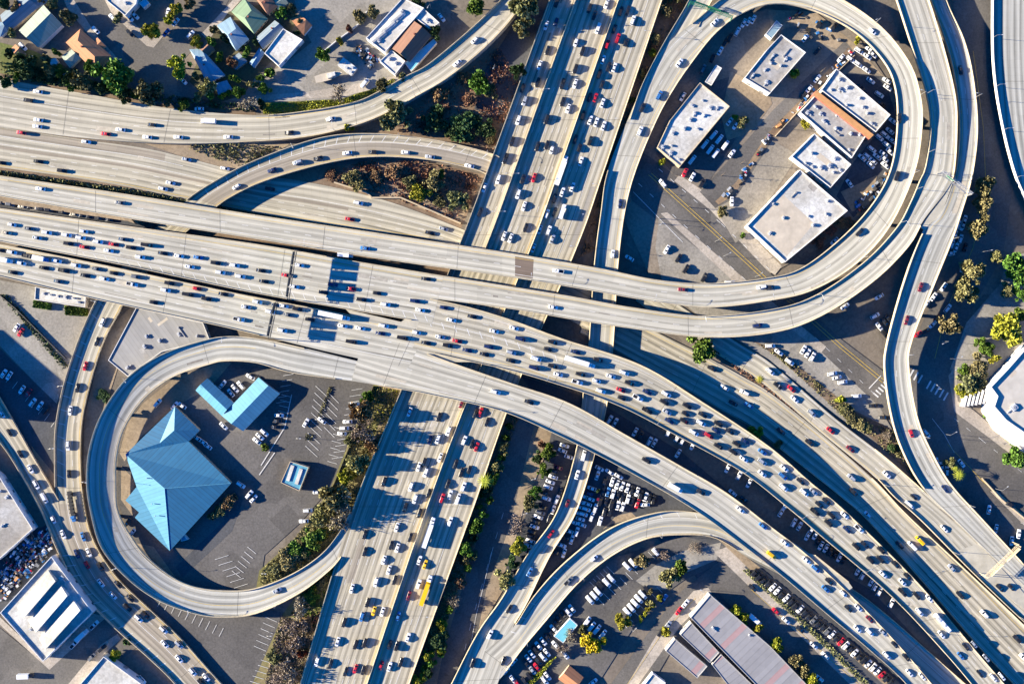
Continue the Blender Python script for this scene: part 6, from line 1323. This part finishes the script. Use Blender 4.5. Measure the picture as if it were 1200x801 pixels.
parked(600,520,6,'packed lot',('a','b'),-20,'370 10 wc;355 45 wc;400 90 wc;325 165 mc;295 190 kc;290 230 wc;270 265 wc;255 300 wc;240 380 wc;230 345 kc;215 440 kc;200 480 gc;185 510 wc;170 545 kc;160 580 wc;140 615 kc;135 650 kc;130 680 wc;110 710 wc;100 750 gc;315 390 wc 70;290 460 wc 70;345 330 kc 70;265 520 kc 70')
parked(500,668,6,'packed lot',('a','b'),-50,'1020 265 wc;995 290 wc;960 310 kc;930 340 kc;890 405 wc;870 430 kc;915 375 kc;820 495 wc;785 525 wc;850 470 kc;740 585 wc;715 615 wc;845 575 wc;818 605 wc;775 675 rc;790 640 kc;745 700 sc;725 740 kc;690 775 kc;700 650 kc;765 555 kc;610 640 wc 50;560 700 wc 50;605 760 wc;640 790 rc;850 740 wc;830 770 wc;975 590 wc;905 520 wc;1170 780 wc 40')
MASS = CARS[NIND:]; CARS = CARS[:NIND]
# individual cars: the ones in motion and the open rows first, at most 300 of the kind
ncar = 0; keep = []
for c in CARS:
    if ON[c['t']] == 'car':
        ncar += 1
        if ncar > 300: MASS.append(c); continue
    keep.append(c)
CARS = keep
# labels
def nm(c): return CNAME[c['c']] + ' ' + TN[c['t']]
byph = {}
for c in CARS: byph.setdefault(c['ph'], []).append(c)
from collections import Counter
def withart(s): return s
for ph, lst in byph.items():
    lst.sort(key=lambda c: c['v']); pk = lst[0]['grp'].startswith('vehicles parked'); where = ph if pk else 'on ' + ph
    cnt = Counter(nm(c) for c in lst)
    for c in lst:
        lane = [o for o in lst if abs(o['lat'] - c['lat']) < 1.9 and o is not c]; b = [o for o in lane if o['v'] < c['v'] and c['v'] - o['v'] < 32]; a = [o for o in lane if o['v'] >= c['v'] and o['v'] - c['v'] < 32]
        b = b[-1] if b else None; a = a[0] if a else None; c['ab'] = (nm(b) if b else None, nm(a) if a else None)
    def cand(c):
        if cnt[nm(c)] == 1: return f"only {nm(c)} {where}"
        b, a = c['ab']
        if b and a: return f"{nm(c)} between a {b} and a {a} {where}"
        if a or b:
            return f"{nm(c)} with just a {a or b} close by in its lane {where}"
        return f"{nm(c)} alone in its lane {where}"
    cc = Counter(cand(c) for c in lst)
    for c in lst:
        s_ = cand(c)
        if cc[s_] > 1 or len(s_.split()) > 16:
            same = [o for o in lst if nm(o) == nm(c)]; i = same.index(c); n = len(same); e0, e1 = ENDS[ph]
            if i < n - i: s_ = f"{ordw(i)} {nm(c)} counted from {e0}, {where}" if i else f"{nm(c)} nearest {e0}, {where}"
            else: s_ = f"{ordw(n - 1 - i)} {nm(c)} counted from {e1}, {where}" if n - 1 - i else f"{nm(c)} nearest {e1}, {where}"
        c['label'] = s_
for c in CARS:
    me, pl = vmesh(c['t'], c['c']); o = bpy.data.objects.new(ON[c['t']], me); COL.objects.link(o); o.matrix_world = c['m']
    tag(o, c['label'], CN[c['t']], c['grp'])
    for nm_, pm_ in pl:
        k = bpy.data.objects.new(nm_, pm_); COL.objects.link(k); k.parent = o
# the rest of the parked cars, packed in the shade, as one mass
mm = ['paint_' + k for k in PAINT] + ['glass', 'tyre', 'trim']; vs = []; fs = []; fm = []
for c in MASS:
    mb, parts = vehicle_parts(c['t']); loc = [mm.index('paint_' + c['c']), mm.index('glass'), mm.index('tyre'), mm.index('trim')]
    n = len(vs); vs += [c['m'] @ v for v in mb.v]; fs += [tuple(i + n for i in f) for f in mb.f]; fm += [loc[i] for i in mb.m]
    for nm_, m, mats in parts:
        n = len(vs); vs += [c['m'] @ v for v in m.v]; fs += [tuple(i + n for i in f) for f in m.f]; fm += [mm.index('paint_' + c['c'] if mats[0] == 'BODY' else mats[0]) if (mats[0] == 'BODY' or mats[0] in mm) else loc[3]] * len(m.f)
o = obj('parked_cars', vs, fs, mm, None, fm); o['kind'] = 'stuff'
print('VEHICLES', len(CARS), 'moving', NMOVE, 'mass', len(MASS), Counter(ON[c['t']] for c in CARS))
# ------------------------------------------------------------------ street furniture
def lamp(pos, ang, label, h=9.0, arm=3.2, double=False, grp='street lamps'):
    o = empty('street_lamp', pos, ang); tag(o, label, 'street lamp', grp)
    m = MB(); m.tube((0, 0, -.05), (0, 0, h), .13, .08, 7); m.tube((0, 0, -.05), (0, 0, .5), .22, .2, 7); m.build('pole', 'steel', o)
    for sg in ((1, -1) if double else (1,)):
        m = MB(); m.tube((0, 0, h - .1), (sg * arm * .5, 0, h + .35), .07, n=6); m.tube((sg * arm * .5, 0, h + .35), (sg * arm, 0, h + .45), .07, n=6); m.build('arm', 'steel', o)
        m = MB(); m.box((sg * (arm + .35), 0, h + .44), (.95, .38, .16), 0, 0); m.box((sg * (arm + .35), 0, h + .35), (.7, .28, .05), 0, 1); m.build('lamp_head', ['unit', 'lamp_glass'], o)
def lamps_on(key, side, qs, what, h=9.0, arm=3.0, double=False, f=None):
    s = R[key]['s']
    for i, q in enumerate(qs):
        p = at_q(s, q); d = (p['R'] - p['L']); dn = d.normalized()
        if f is None: pos = p['L'] + dn * .25 if side == 0 else p['R'] - dn * .25; dr = dn if side == 0 else -dn
        else: pos = p['L'].lerp(p['R'], f); dr = dn
        n = len(qs); lab = ('only street lamp ' if n == 1 else f'{ordw(i)} street lamp in sequence ') + what
        lamp(pos, math.atan2(dr.y, dr.x), lab, h, arm, double, 'street lamps ' + what)
lamps_on('V', 1, [.35,.8,1.25,1.7,2.15,2.6,3.0,4.15,4.6,5.1,5.55,6.0,6.4], 'down the right shoulder of the straight freeway', 10, 3.5)
lamps_on('V', 0, [.55,1.05,1.55,2.05,2.55], 'on the first median of the straight freeway', 10, 3.2, True, .232)
lamps_on('M', 1, [1.5,3,4.6,6,7.4,8.6,9.6], 'along the crowded diagonal viaduct', 9, 2.6)
lamps_on('Nn', 0, [4.5,6.3,8.2,10,11.5], 'along the emptier diagonal viaduct', 9, 2.6)
lamps_on('E', 0, [4,6,8.2,9.6,11.4,13], 'around the inner edge of the outer flyover', 9, 2.6)
lamps_on('F', 1, [3.4,5.5,7,9.4,11.5,13.6], 'around the outer edge of the descending ramp', 9, 2.8)
lamps_on('D', 1, [3.4,5.2,7,9,11.2,13,15,17], 'around the outer edge of the big loop', 9, 2.6)
lamps_on('A', 1, [5.5,8,10.3], 'on the pale curving viaduct', 9, 2.6)
lamps_on('P', 0, [1,2.6,4.4,9.5,12,13.6], 'on the arched ramp', 9, 2.6)
lamps_on('J', 0, [3,6,9,11.6,14,16.5], 'around the small loop ramp', 8, 2.4)
lamps_on('Q', 1, [3.3,5.2,7.4], 'on the hatched curved ramp', 8, 2.4)
lamps_on('G', 0, [.8,1.6,2.4,3.2,4.2,5], 'along the white parapet at the right edge', 6, 2.6)
lamps_on('K1', 1, [3.2,5.4,7.6,8.8], 'beside the sunlit lower road', 9, 3)
for i, (x, y, a) in enumerate([(1112,420,20),(1096,455,140),(1106,508,30),(1119,430,200),(1166,572,40),(1196,612,60),(1104,400,200),(1112,300,190),(1146,296,10)]): lamp(W(x, y), math.radians(a), f'{ordw(i)} street lamp in sequence beside the shaded street by the crosswalk', 8.5, 3.4, False, 'street lamps by the crosswalk')
for i, (x, y, a) in enumerate([(838,283,40),(885,324,40),(775,262,220),(848,300,30),(822,690,140),(740,735,50),(350,512,0),(372,490,0),(310,668,0),(316,740,0),(505,10,240),(580,80,250),(622,560,20),(612,600,20)]): lamp(W(x, y), math.radians(a), f'{ordw(i)} small street lamp on the ground level streets and lots', 7.5, 2.2, False, 'ground level street lamps')

def text_mesh(body, size, name, parent, M4, mat):
    cu = bpy.data.curves.new(name, 'FONT'); cu.body = body; cu.size = size; cu.align_x = 'CENTER'; cu.align_y = 'CENTER'; cu.extrude = .01
    t = bpy.data.objects.new(name, cu); COL.objects.link(t); dg = bpy.context.evaluated_depsgraph_get(); me = bpy.data.meshes.new_from_object(t.evaluated_get(dg)); bpy.data.objects.remove(t)
    return me
def gantry(A, B, label, signs, top=7.2, hsign=4.6, truss=1.1, posts=True, mat='dark_steel', facing=-1, signmat='sign_green'):
    """overhead sign truss between two points on the deck edges; signs: (t0, t1) spans along it"""
    o = empty('sign_gantry', (A + B) / 2); o.location.z = min(A.z, B.z); tag(o, label, 'sign gantry'); c = o.location.copy(); z0 = 0
    a, b = A - c, B - c; d = (b - a); d.z = 0; L = d.length; d.normalize(); n = Vector((-d.y, d.x, 0)); a.z = b.z = 0
    for p in (a, b):
        m = MB()
        for sg in (-1, 1): m.tube(p + n * sg * truss / 2 - Vector((0, 0, .6)), p + n * sg * truss / 2 + Vector((0, 0, top + truss)), .17, n=8)
        m.build('post', mat, o)
    m = MB()
    for sg in (-1, 1):
        for zz in (top, top + truss): m.tube(a + n * sg * truss / 2 + Vector((0, 0, zz)), b + n * sg * truss / 2 + Vector((0, 0, zz)), .10, n=6)
    k = int(L / 1.5)
    for i in range(k):
        p, q = a + d * (L * i / k), a + d * (L * (i + 1) / k)
        for zz in (top, top + truss): m.tube(p + n * truss / 2 + Vector((0, 0, zz)), q - n * truss / 2 + Vector((0, 0, zz)), .05, n=4); m.tube(p - n * truss / 2 + Vector((0, 0, zz)), p + n * truss / 2 + Vector((0, 0, zz)), .05, n=4)
        for sg in (-1, 1): m.tube(p + n * sg * truss / 2 + Vector((0, 0, top)), q + n * sg * truss / 2 + Vector((0, 0, top + truss)), .05, n=4)
    m.build('truss', mat, o)
    for t0, t1 in signs:
        m = MB(); p, q = a + d * L * t0 + n * facing * (truss / 2 + .25), a + d * L * t1 + n * facing * (truss / 2 + .25); mid = (p + q) / 2; an = math.atan2(d.y, d.x)
        m.box((mid.x, mid.y, top + hsign / 2 - .4), ((q - p).length, .12, hsign), an); wf = n * facing * .065; m.box((mid.x + wf.x, mid.y + wf.y, top + hsign / 2 - .4), ((q - p).length - .06, .012, hsign - .06), an, 1); s_ = m.build('sign_panel', [mat, signmat], o)
        m = MB(); w2 = n * facing * .08; fr = .12
        for zz in (top - .4 + fr / 2 + .1, top + hsign - .4 - fr / 2 - .1): m.box((mid.x + w2.x, mid.y + w2.y, zz), ((q - p).length - .3, .03, fr), an)
        for e in (p + d * .2, q - d * .2): m.box((e.x + w2.x, e.y + w2.y, top + hsign / 2 - .4), (fr, .03, hsign - .25), an)
        m.build('sign_border', 'white_line', s_)
    m = MB(); mid = (a + b) / 2 + n * facing * (truss / 2 + 1.1); an = math.atan2(d.y, d.x); m.box((mid.x, mid.y, top - .3), (L * .8, .8, .08), an); m.build('catwalk', mat, o)
def dk(key, x, y): return on_road(key, x, y)[0]
def edge(key, q, side): p = at_q(R[key]['s'], q); return (p['L'] if side == 0 else p['R']).copy()
gantry(edge('HU', 3.42, 0), edge('HU', 3.42, 1), 'dark truss gantry with tall signs across the upper main deck', [(.04, .30), (.33, .52), (.57, .74), (.77, .96)], 6.6, 4.3)
gantry(edge('HL', 4.28, 0), edge('HL', 4.28, 1), 'dark truss gantry with tall signs across the lower main deck', [(.05, .34), (.40, .63), (.68, .95)], 6.6, 4.3)
gantry(edge('D', 20.4, 0), W(806, 8, 6.6), 'green sign gantry over the slip ramp at the top of the loop', [(.3, .6)], 6.6, 3.0, 1.2, mat='sign_green')
gantry(edge('E', 10.75, 1) + Vector((-9, 2, 0)), edge('F', 5.5, 1), 'yellow and green sign gantry where the flyover and the descending ramp part', [(.15, .4)], 6.4, 2.2, 1.0, mat='steel')
gantry(W(1149,672,2.8), W(1188,636,3.6), 'tan sign gantry spanning the joined lower roadways near the bottom corner', [(.08, .45), (.55, .95)], 6.2, 3.2, 1.6, mat='parapet')
# utility poles with wires across the street under the flyovers
for i, (x, y) in enumerate([(806,243),(845,206),(772,256),(960,86),(905,150),(868,192)]):
    p = W(x, y); o = empty('utility_pole', p); tag(o, f'{ordw(i)} wooden utility pole along the street inside the big loop', 'utility pole', 'utility poles inside the big loop')
    m = MB(); m.tube((0, 0, -.05), (0, 0, 10.5), .17, .12, 7); m.build('pole', 'bark', o); m = MB(); m.box((0, 0, 9.8), (2.6, .14, .14), .7); m.box((0, 0, 8.9), (2.0, .12, .12), .7); m.build('crossarm', 'bark', o)
# the boat on its trailer in the dusty lot
def boat():
    p = W(386, 91); o = empty('boat', p, math.radians(14)); tag(o, 'cream hulled boat with a white cabin stored on the dusty lot', 'boat')
    m = MB(); secs = []
    for x, w, z0, z1 in ((-8, 2.0, 1.0, 2.6), (-4, 2.3, .7, 2.6), (0, 2.3, .6, 2.7), (4, 1.8, .7, 2.9), (7, .8, 1.2, 3.2), (8.4, .1, 2.2, 3.4)): secs.append([(x, -w, z1), (x, -w * .7, (z0 + z1) / 2), (x, 0, z0), (x, w * .7, (z0 + z1) / 2), (x, w, z1)])
    loft(m, secs, 0); m.build('hull', 'roof_tan', o)
    m = MB(); m.box((2, 0, 3.4), (5, 2.8, 1.4)); m.box((3.0, 0, 4.4), (2.4, 2.2, .7)); m.build('cabin', 'roof_white', o); m = MB(); m.box((2, 0, 3.5), (5.06, 2.86, .5)); m.build('window', 'window', o)
    m = MB(); m.box((0, 0, .45), (9, 1.2, .2)); [m.tube((x, y, .4), (x, y + .2, .4), .4, n=10) for x in (-2, -1) for y in (-1, .8)]; m.build('trailer', 'dark_steel', o)
boat()
def container():
    p = W(408, 80); o = empty('container', p, math.radians(-38)); tag(o, 'white roofed site cabin with cluttered roof beside the boat', 'cabin')
    m = MB(); m.box((0, 0, 1.5), (10, 5.5, 3)); m.build('wall', 'wall_grey', o); m = MB(); m.box((0, 0, 3.06), (10.3, 5.8, .12)); m.build('roof', 'roof_white', o)
    for x, y in ((-3, 1), (0, -1), (2.5, 1.2), (3.5, -1.2)): m = MB(); m.box((x, y, 3.5), (1.6, 1.1, .8), .3); m.build('roof_unit', 'unit', o)
container()
# the junk yard
def junk(name, pts, n, seed):
    rnd = random.Random(seed); P_ = [W(x, y).to_2d() for x, y in pts]; xs = [p.x for p in P_]; ys = [p.y for p in P_]; mats = ['paint_k', 'paint_b', 'dark_steel', 'unit', 'paint_s', 'paint_r', 'wall_orange', 'paint_w', 'paint_g', 'tyre']; m = MB(); k = 0
    while k < n:
        p = (rnd.uniform(min(xs), max(xs)), rnd.uniform(min(ys), max(ys)))
        if not inside(p, P_): continue
        k += 1; w, d, h = rnd.uniform(.6, 3.4), rnd.uniform(.5, 1.8), rnd.uniform(.3, 1.7); a = rnd.choice((.74, -.83)) + rnd.gauss(0, .2); mi = rnd.choices(range(10), (5, 3, 5, 3, 2, 1, 1, 2, 3, 3))[0]
        m.box((p[0], p[1], h / 2 + .3), (w, d, h), a, mi)
        if rnd.random() < .4: m.box((p[0], p[1], h + .45), (w * .5, d * .8, .35), a, rnd.randrange(10))
    m.build(name, mats)['kind'] = 'stuff'
junk('scrap_heap', [(2,660),(36,628),(58,618),(62,645),(2,706)], 330, 1)
junk('scrap_heap', [(1000,240),(1040,200),(1032,222),(1006,252)], 40, 2)
junk('yard_clutter', [(996,58),(1002,64),(950,114),(905,160),(862,224),(846,236),(842,232),(862,212),(902,154),(946,110)], 70, 6)
junk('yard_clutter', [(800,120),(815,104),(822,112),(806,130)], 12, 7)
junk('yard_clutter', [(420,52),(440,62),(446,72),(432,82),(414,62)], 50, 3)
junk('yard_clutter', [(915,14),(950,16),(985,48),(940,45)], 26, 4)
# ------------------------------------------------------------------ camera, sky, sun
cam = bpy.data.cameras.new('camera'); co = bpy.data.objects.new('camera', cam); COL.objects.link(co)
co.location = (0, 0, CAMH); co.rotation_euler = (0, 0, 0)
cam.sensor_width = 36; cam.lens = 36 * CAMH / (1200 * S); cam.clip_start = 1; cam.clip_end = 6000
SC.camera = co
sun = bpy.data.lights.new('sun', 'SUN'); sun.energy = 5.0; sun.angle = math.radians(.5); sun.color = (1, .895, .70)
so = bpy.data.objects.new('sun', sun); COL.objects.link(so)
el = math.radians(SUN_EL); d = Vector((SDIR.x * math.cos(el), SDIR.y * math.cos(el), -math.sin(el)))
so.rotation_euler = d.to_track_quat('-Z', 'Y').to_euler()
w = bpy.data.worlds.new('World'); SC.world = w; w.use_nodes = True
nt = w.node_tree; bg = nt.nodes['Background']
sky = nt.nodes.new('ShaderNodeTexSky'); sky.sky_type = 'NISHITA'; sky.sun_disc = False
sky.sun_elevation = el; sky.sun_rotation = math.atan2(-SDIR.x, -SDIR.y)
sky.air_density = .6; sky.dust_density = 0; sky.ozone_density = 8
mx = nt.nodes.new('ShaderNodeMix'); mx.data_type = 'RGBA'; mx.blend_type = 'MULTIPLY'; mx.inputs['Factor'].default_value = 1
ia = [i for i in mx.inputs if i.type == 'RGBA']; ia[1].default_value = (.11, .78, 1.0, 1); nt.links.new(sky.outputs[0], ia[0])
nt.links.new([o for o in mx.outputs if o.type == 'RGBA'][0], bg.inputs[0]); bg.inputs[1].default_value = .097
SC.view_settings.view_transform = 'Standard'; SC.view_settings.look = 'None'
SC.view_settings.exposure = 1.85; SC.view_settings.gamma = 1
SC.cycles.max_bounces = 5; SC.cycles.diffuse_bounces = 1
